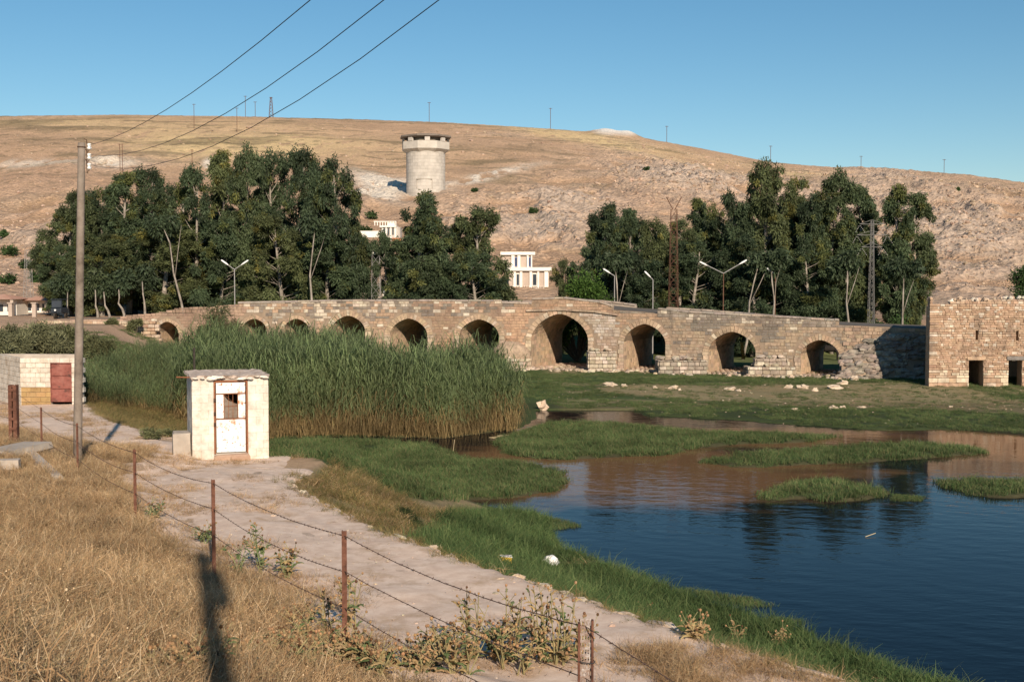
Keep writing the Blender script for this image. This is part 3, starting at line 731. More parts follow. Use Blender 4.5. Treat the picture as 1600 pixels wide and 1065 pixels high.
for k in range(230):
    u, v = rnd.random(), rnd.random(); p = wing_pt(u, v * .98); r = MB(); s_ = rnd.uniform(.3, .75); r.c = jc(rnd.choice([(.27, .23, .19), (.33, .28, .23), (.22, .19, .16)]), .2)  # dark stone tones stand in for the mill's shadow on the slope
    r.rock(p + Vector((0, -.05, 0)), (s_ * rnd.uniform(1, 1.9), s_ * .8, s_ * rnd.uniform(.45, .8)), rnd.uniform(-.4, .4), k, 6, 4, .25); r.build('stone', M_rubble, wing)
# wall above the wing, up to the road
m1 = MB(); z = -7.2
while z < -3.0:
    h = rnd.choice((.24, .28)); px = 1300.
    while px < 1456:
        e = px + rnd.uniform(.3, .7) * 20; zt = min(z + h, deck(px))
        if zt - z > .08:
            a, b_ = bF(px + .4), bF(e - .4); n_ = face_n(px); m1.c = jc(rnd.choice([(.42, .31, .22), (.46, .35, .25), (.36, .29, .22)]), .15); o_ = rnd.uniform(.03, .1)
            A, B = a + n_ * (o_ + .02), b_ + n_ * (o_ + .02)
            if px > 1316: hexa(m1, [(A.x, A.y, z + .012), (B.x, B.y, z + .012), (b_.x, b_.y, z + .012), (a.x, a.y, z + .012), (A.x, A.y, zt - .012), (B.x, B.y, zt - .012), (b_.x, b_.y, zt - .012), (a.x, a.y, zt - .012)])
        px = e
    z += h
m1.build('wing_wall_stone', M_stone, bridge, kind='stuff')

# ------------------------------------------------------------------ ruined mill
mill = empty('ruined_mill', (0, 0, 0), label='ruined square stone mill with two dark doorways at the right edge', cat='ruin')
YM = 83.0; MS = FPX / YM
mx0, mx1 = X(1453, YM), X(1790, YM); mzt = Zy(476, YM); mzb = -7.6
OPEN = [(1515, 1537.5, 562.5, 618), (1577, 1598, 562.5, 618), (1525, 1529, 516, 531), (1588, 1592, 516.5, 532), (1655, 1678, 562, 618), (1660, 1664, 516, 531)]
OW = [(X(a, YM), X(b_, YM), Zy(d_, YM) if d_ < 600 else mzb, Zy(c_, YM)) for a, b_, c_, d_ in OPEN]
def wtop(x): 
    px = 800 + x * FPX / YM
    return Zy(float(np.interp(px, [1452, 1484, 1490, 1500, 1530, 1560, 1600, 1800], [476, 476, 471, 467, 470, 467, 466, 468])), YM)
# wall core: columns between openings
xsx = sorted(set([mx0, mx1] + [v for o in OW for v in o[:2]])); m1 = MB(); TH = .75
for a, b_ in zip(xsx[:-1], xsx[1:]):
    spans = [(mzb, mzt - .1)]
    for o in OW:
        if o[0] <= a + 1e-6 and b_ <= o[1] + 1e-6:
            ns = []
            for s0, s1 in spans:
                if o[3] <= s0 or o[2] >= s1: ns.append((s0, s1)); continue
                if o[2] > s0: ns.append((s0, o[2]))
                if o[3] < s1: ns.append((o[3], s1))
            spans = ns
    for s0, s1 in spans: m1.box(((a + b_) / 2, YM + TH / 2, (s0 + s1) / 2), (b_ - a, TH, s1 - s0))
SK = .335
for k in range(12): m1.box((mx0 + .36 + SK * (TH + .26 + k * .52), YM + TH + .26 + k * .52, (mzb + mzt) / 2), (.7, .54, mzt - mzb - .25))
XX_ = 0                     # left side wall
m1.box(((mx0 + mx1) / 2 + 2.6, YM + 7.4, (mzb + mzt) / 2), (mx1 - mx0, .7, mzt - mzb - .2))
m1.box(((mx0 + mx1) / 2 + 1.6, YM + 4.0, mzt - .5), (mx1 - mx0 - 2.2, 6.2, .3))
m1.box(((X(1550, YM)), YM + 3.5, -5.5), (.6, 6, 4))
m1.build('wall_core', mat('mill_mortar', [(.30, .205, .135), (.44, .31, .21)], 2, 8, .95, .6, 10, dist=.04), mill)
MILLC = [(.49, .34, .235), (.52, .37, .26), (.44, .30, .205), (.58, .46, .345), (.68, .60, .49)]
def mill_face(side):
    small = MB(); z = -7.3; nbig = 0
    while z < mzt + .4:
        t = (z + 7.3) / 6.4; h = rnd.uniform(.28, .38) if z < -6.4 else rnd.uniform(.11, .19)
        p = mx0 - .03 if side == 0 else YM
        pe = mx1 if side == 0 else YM + 6.9
        first = True
        while p < pe:
            big = z < -6.2 or (first and rnd.random() < .9) or (side == 0 and abs(p - X(1453, YM)) < .3)
            w_ = rnd.uniform(.45, .8) if big else rnd.uniform(.14, .42)
            hh = h; e = min(p + w_, pe); col = rnd.choices(MILLC, (6, 6, 5, 3, 1.3 if z < mzt - 1 else 4))[0]
            if z < -5.9 and rnd.random() < .5: col = (.66, .56, .42)
            segs = [(p, e)]
            if side == 0:
                for o in OW:
                    if o[2] < z + hh - .04 and o[3] > z + .04:
                        ns = []
                        for a, b_ in segs:
                            if b_ <= o[0] or a >= o[1]: ns.append((a, b_)); continue
                            if a < o[0] - .06: ns.append((a, o[0]))
                            if b_ > o[1] + .06: ns.append((o[1], b_))
                        segs = ns
            for a, b_ in segs:
                if side == 0:
                    if z + hh * .6 > wtop((a + b_) / 2): continue
                if b_ - a < .05: continue
                out = rnd.uniform(.02, .09) if not big else rnd.uniform(.06, .1)
                tgt = MB() if big and a < X(1620, YM) and side == 0 else small; tgt.c = jc(col, .10)
                if side == 0: tgt.box(((a + b_) / 2, YM - out / 2 + .06, z + hh / 2), (b_ - a - .02, out + .12, hh - .022), bev=.018, jit=.008)
                else: tgt.box((mx0 - out / 2 + .05 + SK * ((a + b_) / 2 - YM), (a + b_) / 2, z + hh / 2), (out + .1, b_ - a - .025, hh - .025), bev=.018, jit=.01)
                if tgt is not small: tgt.build('stone', M_stone, mill); nbig += 1
            p = e; first = False
        z += h
    small.build('facing_stone', M_stone, mill, kind='stuff')
mill_face(0); mill_face(1)
def slab(name, x0, x1, y0, y1, col, dep=.5, out=.14, par=mill, Y_=YM):
    c = MB(); c.c = col; c.box((X((x0 + x1) / 2, Y_), Y_ - out + dep / 2, (Zy(y0, Y_) + Zy(y1, Y_)) / 2), ((x1 - x0) / FPX * Y_, dep, (y1 - y0) / FPX * Y_), bev=.03); return c.build(name, M_stone, par)
slab('lintel', 1512, 1541, 557, 562.6, (.56, .40, .27)); o = slab('lintel', 1574, 1602, 556.5, 562.6, (.27, .25, .23)); o['label'] = 'grey stone lintel'
slab('lintel', 1652, 1682, 557, 562.4, (.5, .38, .27))
for k, (x0, x1, y0, y1) in enumerate([(1507, 1526, 611, 617), (1541, 1556, 612, 618), (1556, 1575, 613, 619), (1585, 1600, 613, 620), (1600, 1618, 614, 621)]):
    r = MB(); r.c = jc((.58, .47, .34), .1); r.rock((X((x0 + x1) / 2, 82.4), 82.4, Zy((y0 + y1) / 2, 82.4)), ((x1 - x0) / 23, .8, .4), 0, k, 8, 6, .15); r.build('footing_stone', M_rubble, mill)
for k in range(46):
    x_ = rnd.uniform(1486, 1700); s_ = rnd.uniform(.12, .34); r = MB(); r.c = jc(WHT if rnd.random() < .45 else (.5, .38, .28), .15); xx = X(x_, YM)
    r.rock((xx, YM + rnd.uniform(.1, .6), wtop(xx) + s_ * .15), (s_ * 1.3, s_, s_), rnd.random() * 3, k); r.build('loose_stone', M_rubble, mill)
r = MB(); r.c = (.8, .76, .68); r.rock((X(1491, YM), YM + .3, Zy(470.5, YM)), (.42, .35, .36), .3, 3); r.build('loose_stone', M_rubble, mill, label='bright white stone on the wall top')

# terrace wall left of the bridge
ter = empty('terrace_wall', (0, 0, 0), label='low broken stone terrace wall below the trees, left of the bridge', cat='wall')
m1 = MB(); core = MB(); z = -4.6
while z < -2.9:
    px = 60.
    while px < 244:
        w_ = rnd.uniform(.3, .7) * 19; zt = Zy(float(np.interp(px, [0, 120, 170, 200, 250], [499, 498, 499, 503, 500])), 99); h = .28
        if z + h < zt + .1:
            m1.c = jc(rnd.choice([TAN, (.52, .40, .29), (.6, .5, .38)]), .15); m1.box((X(px + w_ / 2, 99), 98.9 + rnd.uniform(-.03, .03), z + h / 2), (w_ / 19.2 - .03, .4, h - .03), bev=.03)
        px += w_
    z += .28
core.box((X(150, 99), 99.3, -4.0), (9.5, .6, 1.9)); core.build('wall_core', M_mortar, ter); m1.build('wall_stone', M_stone, ter, kind='stuff')

# ------------------------------------------------------------------ whitewashed pump shed
shed = empty('pump_shed', (0, 0, 0), label='small whitewashed concrete block shed with a rusty white metal door beside the track', cat='shed')
M_white = mat('whitewash', [(.56, .49, .40), (.76, .70, .61), (.85, .81, .73)], 3.2, 10, .9, .7, 9, tint=True, dist=.035, extra=patches((.40, .31, .22), 1.3, .54, .72, .6))
M_plast = mat('grey_render', [(.34, .29, .24), (.50, .44, .37)], 2, 8, .95, .4, 12)
A0 = at_y(301.6, 700, 33.0); A0.z = 0; fd = Vector((math.cos(R(18)), math.sin(R(18)), 0)); sd = Vector((-math.sin(R(18)), math.cos(R(18)), 0)); SW, SD_ = 2.03, 2.5; zt = Zy(592, 33.0); SH = 2.75; zb = zt - SH
Ms = Matrix(((fd.x, sd.x, 0), (fd.y, sd.y, 0), (0, 0, 1))).to_4x4()
def sp_(u, v, z): p = A0 + fd * u + sd * v; return Vector((p.x, p.y, z))
DU0, DU1 = .60, 1.44; DZ0, DZ1 = Zy(709, 33), Zy(597, 33)
core = MB()
def sbox(m, u0, u1, v0, v1, z0, z1, **k): m.box(sp_((u0 + u1) / 2, (v0 + v1) / 2, (z0 + z1) / 2), (u1 - u0, v1 - v0, z1 - z0), M=Ms, **k)
for q_ in ((.015, DU0, .015, .19, zb, zt), (DU1, SW - .015, .015, .19, zb, zt), (DU0, DU1, .015, .19, DZ1 + .03, zt), (DU0, DU1, .015, .19, zb, DZ0 - .01),
           (.015, .19, .19, SD_, zb, zt), (SW - .19, SW - .015, .19, SD_, zb, zt), (.19, SW - .19, SD_ - .18, SD_, zb, zt)): sbox(core, *q_)
core.build('wall_core', M_plast, shed)
CH = .218; ncr = int(SH / CH) + 1
for r_ in range(ncr):
    z1 = zt - r_ * CH; z0 = z1 - CH
    off = .2 if r_ % 2 else 0
    def course(a, b_, fn):
        p = a - off
        while p < b_:
            e = p + .42; s0, s1 = max(p, a), min(e, b_)
            if s1 - s0 > .03: fn(s0, s1)
            p = e
    def put(u0, u1, v0, v1):
        c = MB(); v = rnd.uniform(.93, 1.05); c.c = (v * .87, v * .87 * rnd.uniform(.985, 1), v * .87 * rnd.uniform(.96, 1)); g = .0008
        sbox(c, u0, u1, v0, v1, z0 + g, z1 - g, bev=.0045); c.build('block', M_white, shed)
    j = lambda: rnd.uniform(0, .006)
    course(0, DU0 - .04, lambda a, b_: put(a + .003, b_ - .003, -.01 - j(), .014))
    course(DU1 + .04, SW, lambda a, b_: put(a + .003, b_ - .003, -.01 - j(), .014))
    course(0.02, SD_, lambda a, b_: put(-.01 - j(), .014, a + .003, b_ - .003))
    course(0.02, SD_, lambda a, b_: put(SW - .014, SW + .01 + j(), a + .003, b_ - .003))
# roof slab with ragged mortar edge
m1 = MB(); nu, nv = 22, 18; vs = []; fs = []
for lvl, zz in ((0, zt + .0), (1, zt + .065)):
    for j in range(nv + 1):
        for i in range(nu + 1):
            u = -.06 + (SW + .12) * i / nu; v = -.08 + (SD_ + .14) * j / nv
            if i in (0, nu): u += rnd.uniform(-.06, .05)
            if j in (0, nv): v += rnd.uniform(-.06, .06)
            p = sp_(u * .985 + .01, v + .05 * (j == 0), zz + (rnd.uniform(-.015, .02) if lvl else -abs(rnd.gauss(0, .02)) * (j == 0)) - .02 * math.cos(i * .9) * (j == 0)); vs.append(p)
K = (nu + 1) * (nv + 1)
for j in range(nv):
    for i in range(nu):
        q_ = j * (nu + 1) + i; fs.append((q_ + K, q_ + K + 1, q_ + K + nu + 2, q_ + K + nu + 1)); fs.append((q_ + nu + 1, q_ + nu + 2, q_ + 1, q_))
per = [i for i in range(nu + 1)] + [j * (nu + 1) + nu for j in range(1, nv + 1)] + [nv * (nu + 1) + i for i in range(nu - 1, -1, -1)] + [j * (nu + 1) for j in range(nv - 1, 0, -1)]
for a, b_ in zip(per, per[1:] + per[:1]): fs.append((a, b_, b_ + K, a + K))
m1.add(vs, fs); m1.build('roof_slab', mat('shed_roof', [(.34, .25, .20), (.50, .41, .34), (.66, .58, .50)], 5, 9, .95, .8, 25, dist=.03), shed)
for k in range(16):
    c = MB(); c.c = (1, 1, 1); u = rnd.uniform(0, SW); s_ = rnd.uniform(.06, .16); c.rock(sp_(u, -.11 + rnd.uniform(-.02, .02), zt + rnd.uniform(-.01, .05)), (s_ * 1.8, s_, s_ * .6), R(18), k); c.build('mortar_lump', M_white, shed)
c = MB(); c.bar(sp_(-.42, .05, zt + .06), sp_(.1, .12, zt + .03), .018, 5); c.build('reinforcing_bar', mat('rust', [(.16, .06, .03), (.32, .14, .07)], 20, 6, .9, .3, 60), shed)
M_rust = MATS['rust']
M_door = mat('rusty_white_paint', [(.68, .70, .70), (.82, .83, .81)], 3, 6, .6, .15, 20, extra=lambda N, L, s_, o, b: patches((.36, .15, .06), 13, .575, .61)(N, L, s_, patches((.50, .24, .11), 2.6, .565, .67)(N, L, s_, o, b), b))
door = empty('door', (0, 0, 0)); door.parent = shed
m1 = MB(); f = .045
for q_ in ((DU0 - .035, DU0 + .01, -.03, .06, DZ0 - .02, DZ1 + .03), (DU1 - .01, DU1 + .035, -.03, .06, DZ0 - .02, DZ1 + .03), (DU0 + .01, DU1 - .01, -.03, .06, DZ1 - .02, DZ1 + .03)): sbox(m1, *q_)
m1.build('door_frame', M_rust, door)
zw0, zw1 = Zy(655, 33), Zy(617.5, 33); uw0, uw1 = DU0 + .245, DU0 + .60; zh = Zy(617, 33)
def dpanel(u0, u1, z0, z1, name='door_panel', m=M_door, v=0): c = MB(); sbox(c, u0, u1, v, v + .03, z0, z1, bev=.008); return c.build(name, m, door)
dpanel(DU0 + .03, DU1 - .03, DZ0 + .01, zw0 - .035); dpanel(DU0 + .03, uw0 - .02, zw0, zw1); dpanel(uw1 + .02, DU1 - .03, zw0, zw1); dpanel(DU0 + .03, DU1 - .03, zw1 + .03, DZ1 - .03)
dpanel(DU0 + .02, DU1 - .02, zw0 - .033, zw0 - .003, 'rail', M_rust, -.008); dpanel(DU0 + .02, DU1 - .02, zw1 + .002, zw1 + .028, 'rail', M_rust, -.008)
m1 = MB()
for q_ in ((uw0 - .02, uw0, -.01, .04, zw0, zw1), (uw1, uw1 + .02, -.01, .04, zw0, zw1)): sbox(m1, *q_)
m1.build('window_frame', M_rust, door)
c = MB(); 
for t in (.33, .66): sbox(c, uw0 + (uw1 - uw0) * t - .006, uw0 + (uw1 - uw0) * t + .006, .03, .042, zw0, zw1)
sbox(c, uw0, uw1, .03, .042, (zw0 + zw1) / 2 - .006, (zw0 + zw1) / 2 + .006); c.bar(sp_(uw0, .036, zw1), sp_(uw1, .036, (zw0 + zw1) / 2), .005); c.build('window_bar', M_rust, door)
c = MB(); c.add([sp_(uw0, .05, zw0), sp_(uw1, .055, zw0), sp_(uw1, .05, zw1 - .28), sp_(uw0 + .1, .06, zw1 - .16), sp_(uw0, .055, zw1 - .03)], [(0, 1, 2, 3, 4)]); c.build('torn_screen', mat('dusty_mesh', [(.16, .12, .09), (.26, .21, .17)], 9, 5), door)
for zz in (Zy(626, 33), Zy(647, 33), Zy(664, 33)):
    c = MB(); c.box(sp_(DU0 - .02, -.045, zz), (.05, .05, .10), M=Ms, bev=.01); c.build('hinge', mat('dark_iron', [(.05, .03, .02), (.1, .06, .04)], 20, 4, .8), door)
c = MB(); sbox(c, DU0 - .05, DU1 + .08, -.35, .02, DZ0 - .5, DZ0 - .03, bev=.05, jit=.03); c.build('door_step', mat('earth_step', [(.36, .23, .16), (.48, .34, .25)], 3, 6, .95, .5), shed)
c = MB(); sbox(c, -.52, -.03, .3, 1.0, zb, Zy(676, 33.4), bev=.04, jit=.03); c.build('concrete_plinth', M_plast, shed)
# thin steel mast behind the shed
c = MB(); p = sp_(.25, SD_ + .6, 0); c.tube([(p.x, p.y, H(p.x, p.y) - .2), (p.x - .01, p.y, Zy(543, p.y))], .035, 6); c.build('pipe_mast', mat('dark_pipe', [(.03, .025, .02), (.06, .05, .04)], 10, 3, .7), label='thin dark pipe standing upright behind the whitewashed shed', cat='pipe')

# ------------------------------------------------------------------ hut with the red door
hut = empty('block_hut', (0, 0, 0), label='low concrete block hut with a dark red door at the left edge', cat='hut')
Y2 = 52.0; HX0, HX1 = X(31, Y2), X(127, Y2); hzt, hzb = Zy(559, Y2), Zy(640, Y2); D0, D1 = X(77.5, Y2), X(110.5, Y2); DT, DB = Zy(566.5, Y2), Zy(628, Y2)
core = MB(); sdir2 = Vector((-.60, .8, 0))
def wallbox(m, p0, p1, th, z0, z1):
    d = (p1 - p0); L_ = d.length; d.normalize(); n_ = Vector((-d.y, d.x, 0)); c = (p0 + p1) / 2 + n_ * th / 2; Mx = Matrix(((d.x, n_.x, 0), (d.y, n_.y, 0), (0, 0, 1))).to_4x4(); m.box((c.x, c.y, (z0 + z1) / 2), (L_, th, z1 - z0), M=Mx)
Pa, Pb = Vector((HX0, Y2, 0)), Vector((HX1, Y2, 0)); Pc = Pa + sdir2 * 4.6
wallbox(core, Pa, Vector((D0, Y2, 0)), .2, hzb, hzt - .02); wallbox(core, Vector((D1, Y2, 0)), Pb, .2, hzb, hzt - .02); wallbox(core, Vector((D0, Y2, 0)), Vector((D1, Y2, 0)), .2, DT, hzt - .02)
wallbox(core, Pc, Pa, .2, hzb, hzt - .02); wallbox(core, Pb, Pb + Vector((-1.30, 3.3, 0)), .2, hzb, hzt - .02); wallbox(core, Pb + Vector((-1.30, 3.3, 0)), Pc, .2, hzb, hzt - .02); core.build('wall_core', M_plast, hut)
c = MB(); rz_ = hzt - .25; c.add([(Pa.x, Pa.y + .1, rz_), (Pb.x - .1, Pb.y + .1, rz_), (Pb.x - 1.4, Pb.y + 3.2, rz_), (Pc.x + .1, Pc.y, rz_), (Pa.x, Pa.y + .1, rz_ - .15), (Pb.x - .1, Pb.y + .1, rz_ - .15), (Pb.x - 1.4, Pb.y + 3.2, rz_ - .15), (Pc.x + .1, Pc.y, rz_ - .15)], [(0, 1, 2, 3), (7, 6, 5, 4)]); c.build('roof', M_plast, hut)
for r_ in range(11):
    z1 = hzt - r_ * .21; z0 = z1 - .21
    for (p0, p1, jag) in ((Pa, Pb, True), (Pc, Pa, False)):
        d = p1 - p0; L_ = d.length; d.normalize(); n_ = Vector((d.y, -d.x, 0)); p = -.2 if r_ % 2 else 0
        Mx = Matrix(((d.x, -n_.x, 0), (d.y, -n_.y, 0), (0, 0, 1))).to_4x4()
        end = L_ + (.09 if (jag and r_ % 2 == 0) else 0)
        while p < end:
            s0, s1 = max(p, 0), min(p + .42, end); p += .42
            if s1 - s0 < .04: continue
            segs = [(s0, s1)]
            if jag and z1 > DB and z0 < DT - .02:
                a, b_ = D0 - HX0, D1 - HX0; ns = []
                for q0, q1 in segs:
                    if q1 <= a or q0 >= b_: ns.append((q0, q1)); continue
                    if q0 < a - .05: ns.append((q0, a))
                    if q1 > b_ + .05: ns.append((b_, q1))
                segs = ns
            for q0, q1 in segs:
                c = MB(); v = rnd.uniform(.74, .9); c.c = (v, v * .97, v * .93)
                if jag and q1 < D0 - HX0 + .01 and z0 < hzt - 1.28: c.c = jc((.50, .35, .18), .12)
                m_ = p0 + d * (q0 + q1) / 2 + n_ * .0; c.box((m_.x, m_.y, (z0 + z1) / 2), (q1 - q0 - .012, .06 if q1 < L_ + .01 else .3, z1 - z0 - .012), M=Mx, bev=.008); c.build('block', M_white, hut)
M_red = mat('red_paint', [(.14, .045, .035), (.25, .09, .07), (.32, .14, .11)], 2.5, 9, .8, .5, 9, dist=.03, extra=patches((.10, .05, .04), 2.2, .55, .62, 2.5))  # the dark patches are shadow painted into the door colour
dr = empty('door'); dr.parent = hut
for k in range(3):
    c = MB(); h = (DT - DB) / 3; c.box(((D0 + D1) / 2, Y2 + .04, DB + h * (k + .5)), (D1 - D0 - .06, .05, h - .015), bev=.01); c.build('door_panel', M_red, dr)
c = MB(); c.box((D0 + .015, Y2 + .02, (DT + DB) / 2), (.04, .12, DT - DB)); c.box((D1 - .015, Y2 + .02, (DT + DB) / 2), (.04, .12, DT - DB)); c.box(((D0 + D1) / 2, Y2 + .02, DT - .015), (D1 - D0 - .1, .12, .04)); c.build('door_frame', M_red, dr)

# ------------------------------------------------------------------ concrete water tower
tw = hill_at(666, 300); TY = tw.y; tx_ = X(666, TY); s1 = TY / FPX
M_conc = mat('tower_concrete', [(.40, .37, .33), (.56, .52, .47)], .35, 9, .9, .3, 3, tint=True, dist=.08)
tow = empty('water_tower', (tx_, TY, 0), label='round concrete tower with an overhanging octagonal top on the hillside', cat='tower')
Rr = 30.3 * s1; z0, z1 = Zy(318, TY), Zy(236, TY); nr, ns = 16, 40; m1 = MB()
for j in range(nr):
    for i in range(ns):
        a0, a1 = 2 * math.pi * i / ns, 2 * math.pi * (i + 1) / ns; za, zb_ = z0 + (z1 - z0) * j / nr, z0 + (z1 - z0) * (j + 1) / nr; v = rnd.uniform(.90, 1.05); m1.c = (v, v, v * .99)
        m1.add([(Rr * math.cos(a0), Rr * math.sin(a0), za + .03), (Rr * math.cos(a1), Rr * math.sin(a1), za + .03), (Rr * math.cos(a1), Rr * math.sin(a1), zb_ - .03), (Rr * math.cos(a0), Rr * math.sin(a0), zb_ - .03)], [(0, 1, 2, 3)])
for j in range(nr + 1):
    zz = z0 + (z1 - z0) * j / nr; m1.c = (.72, .70, .68); m1.lathe([(Rr - .04, zz - .05), (Rr - .04, zz + .05)], 40)
m1.build('shaft', M_conc, tow)
def octo(prof, name, c, rz=R(22.5 + 8)):
    m = MB(); m.c = c; vs = []; fs = []; n = 8
    for r_, z_ in prof:
        for k in range(n): t = rz + 2 * math.pi * k / n; vs.append((r_ * math.cos(t), r_ * math.sin(t), z_))
    for i in range(len(prof) - 1):
        for k in range(n): fs.append((i * n + k, i * n + (k + 1) % n, (i + 1) * n + (k + 1) % n, (i + 1) * n + k))
    fs.append(tuple(range(n - 1, -1, -1))); fs.append(tuple((len(prof) - 1) * n + k for k in range(n))); m.add(vs, fs); return m.build(name, M_conc, tow)
zc = lambda y: Zy(y, TY)
RC = 38.5 * s1
octo([(Rr * 1.02, zc(240)), (RC, zc(235)), (RC, zc(223.5))], 'gallery', (1, 1, .98)); octo([(RC * .80, zc(223.4)), (RC * .80, zc(218))], 'gallery_core', (.35, .33, .3))
for k in range(8):
    for q_ in (0,):
        t = R(30.5) + 2 * math.pi * (k + .5) / 8; c = MB(); c.c = (1, 1, 1); rr_ = RC * .9; c.box((rr_ * math.cos(t), rr_ * math.sin(t), (zc(223.4) + zc(217.8)) / 2), (.8, 1.9, zc(217.8) - zc(223.4)), rz=t); c.build('pillar', M_conc, tow)
octo([(RC * .98, zc(217.6)), (RC * 1.08, zc(216.2)), (RC * 1.08, zc(213.6)), (RC * .5, zc(210.6))], 'roof', (.36, .33, .31))
c = MB(); c.c = (.8, .78, .75)
for q_ in (-14, 14): c.box((q_ * s1 * .85, -Rr * (.93), zc(289)), (.25, .3, 14 * s1))
c.box((0, -Rr * .99, zc(282)), (28 * s1 * .85, .3, .25)); c.build('door_frame', M_conc, tow)

# ------------------------------------------------------------------ pale modern building behind the trees
M_bw = mat('white_render', [(.68, .64, .57), (.80, .77, .70)], .6, 6, .85, .1); M_bb = mat('beige_render', [(.40, .32, .26), (.50, .41, .34)], .6, 6, .9, .1)
M_gl = mat('dark_glass', [(.03, .04, .05), (.05, .06, .08)], .5, 2, .15, 0, spec=.6); M_blue = mat('blue_frame', [(.10, .12, .30), (.14, .17, .38)], 1, 2, .6, 0)
YB = 224.
def fb(m, x0, x1, y0, y1, yy, dep): m.box((X((x0 + x1) / 2, YB), yy + dep / 2, (Zy(y0, YB) + Zy(y1, YB)) / 2), ((x1 - x0) / FPX * YB, dep, (y1 - y0) / FPX * YB))
apt = empty('modern_building', (0, 0, 0), label='pale stepped building with white cornices behind the trees above the bridge', cat='building')
def fpart(name, m_, x0, x1, y0, y1, yy, dep, par=apt): c = MB(); fb(c, x0, x1, y0, y1, yy, dep); return c.build(name, m_, par)
fpart('upper_storey', M_bb, 784, 830, 398, 422, YB, 8); fpart('cornice', M_bw, 782, 836, 393.5, 398.2, YB - .6, 9)
fpart('lower_storey', M_bb, 795, 857, 423, 470, YB - 2, 9.9); fpart('cornice', M_bw, 788, 861, 417.8, 423.2, YB - 2.7, 11)
for x0, x1 in ((799, 804), (808.5, 813), (823, 826), (829.5, 831.5)): fpart('pilaster', M_bw, x0, x1, 398.3, 417.6, YB - .35, .34)
for x0, x1 in ((804.2, 808.3), (826.2, 829.3)):
    w_ = fpart('window', M_blue, x0, x1, 402, 416, YB - .12, .1); g = MB(); fb(g, x0 + .8, x1 - .8, 403, 415, YB - .16, .03); g.build('pane', M_gl, w_)
for x0, x1 in ((802, 806), (812, 816), (827, 831), (839, 842), (850, 856)): fpart('pilaster', M_bw, x0, x1, 423.4, 449, YB - 2.35, .34)
for x0, x1 in ((806.3, 811.7), (831.5, 838.5)):
    w_ = fpart('window', M_bw, x0, x1, 427, 447, YB - 2.12, .1); g = MB(); fb(g, x0 + .8, x1 - .8, 428.5, 445.5, YB - 2.16, .03); g.build('pane', M_gl, w_)
fpart('balcony', M_bw, 800, 850, 450, 454.5, YB - 3.2, 1.1); fpart('ground_band', M_bw, 800, 830, 459, 472, YB - 2.5, .4)
for k in range(14):
    c = MB(); x_ = 801 + k * 3.6; fb(c, x_, x_ + .5, 446, 450, YB - 3.2, .06); c.build('railing_post', M_bw, apt)
# villa with white balustrade, on the slope left of the middle tree
vp = hill_at(610, 374); YB = vp.y - 4
vil = empty('terrace_house', (0, 0, 0), label='weathered pale house with a white balustrade on the slope below the tower', cat='house')
M_old = mat('old_plaster', [(.40, .36, .32), (.60, .56, .50)], .8, 8, .9, .2, extra=patches((.27, .24, .21), .7, .5, .62, .2))
fpart('wall', M_old, 596, 626, 355, 384, YB, 6, vil); fpart('terrace_slab', M_bw, 594, 620, 352.5, 355, YB - .6, 7, vil)
fpart('top_rail', M_bw, 585, 620, 345.5, 346.8, YB - .5, .25, vil); 
for k in range(9): fpart('baluster', M_bw, 586 + k * 4.1, 587.3 + k * 4.1, 346.8, 352.5, YB - .5, .2, vil)
fpart('solid_panel', M_bw, 606, 618, 348, 352.4, YB - .55, .2, vil)
for x0 in (597, 603, 610, 617): fpart('pilaster', M_bw, x0, x0 + 2.4, 355.2, 372, YB - .3, .29, vil)
for x0 in (600.3, 606.5, 613.5): fpart('window', M_gl, x0, x0 + 2.2, 357, 367, YB - .06, .05, vil)
fpart('orange_awning', mat('orange_tile', [(.45, .17, .08), (.55, .24, .12)], 1, 3), 614, 628, 372, 377, YB - 1.5, 1.2, vil)
p = hill_at(578, 372); YB = p.y
c = MB(); fb(c, 561, 596, 361, 371, YB - 1, .6); tag(c.build('retaining_wall', M_bw), 'pale plastered retaining wall left of the house with the balustrade', 'wall')
YB = 150.
gar = empty('garden_building', (0, 0, 0), label='low white and grey building partly hidden behind the lattice mast', cat='building')
fpart('wall', M_bw, 560, 584, 444, 456, YB, 5, gar); fpart('lower_wall', M_bb, 556, 600, 457, 480, YB + .1, 5, gar); fpart('window', M_gl, 577, 583, 458, 468, YB - .02, .1, gar); fpart('chimney', M_bb, 592, 598, 437, 457, YB + .2, 1, gar)
fpart('side_room', mat('pale_blue', [(.5, .55, .55), (.6, .63, .62)], 1, 3), 599, 608, 446, 458, YB - .2, 3, gar); fpart('side_base', M_bw, 599, 608, 458.5, 464, YB - .6, 3, gar)

# low buildings under the left trees and at the left edge
YB = 137.
kio = empty('roadside_building', (0, 0, 0), label='low pale building in deep shade under the left eucalyptus trees', cat='building')
fpart('wall', M_old, 125, 262, 466, 498, YB, 4, kio); fpart('roof', M_plast, 122, 265, 462.5, 466, YB - .6, 5.5, kio)
for x0 in (135, 158, 181, 206, 232): fpart('doorway', M_gl, x0, x0 + 9, 473, 497, YB - .05, .04, kio)
YB = 126.
wh = empty('roadside_hall', (0, 0, 0), label='cream building with tall dark windows just behind the wooden pole', cat='building')
fpart('wall', M_bw, 80, 125, 464, 493, YB, 5, wh); fpart('roof', M_plast, 78, 127, 461.5, 464, YB - .5, 6, wh)
for x0 in (89, 97, 105.5, 117): fpart('window', M_gl, x0, x0 + 2.4, 471, 484, YB - .05, .04, wh)
M_tile = mat('faded_tile', [(.44, .24, .17), (.56, .35, .26)], .8, 6, .9, .3)
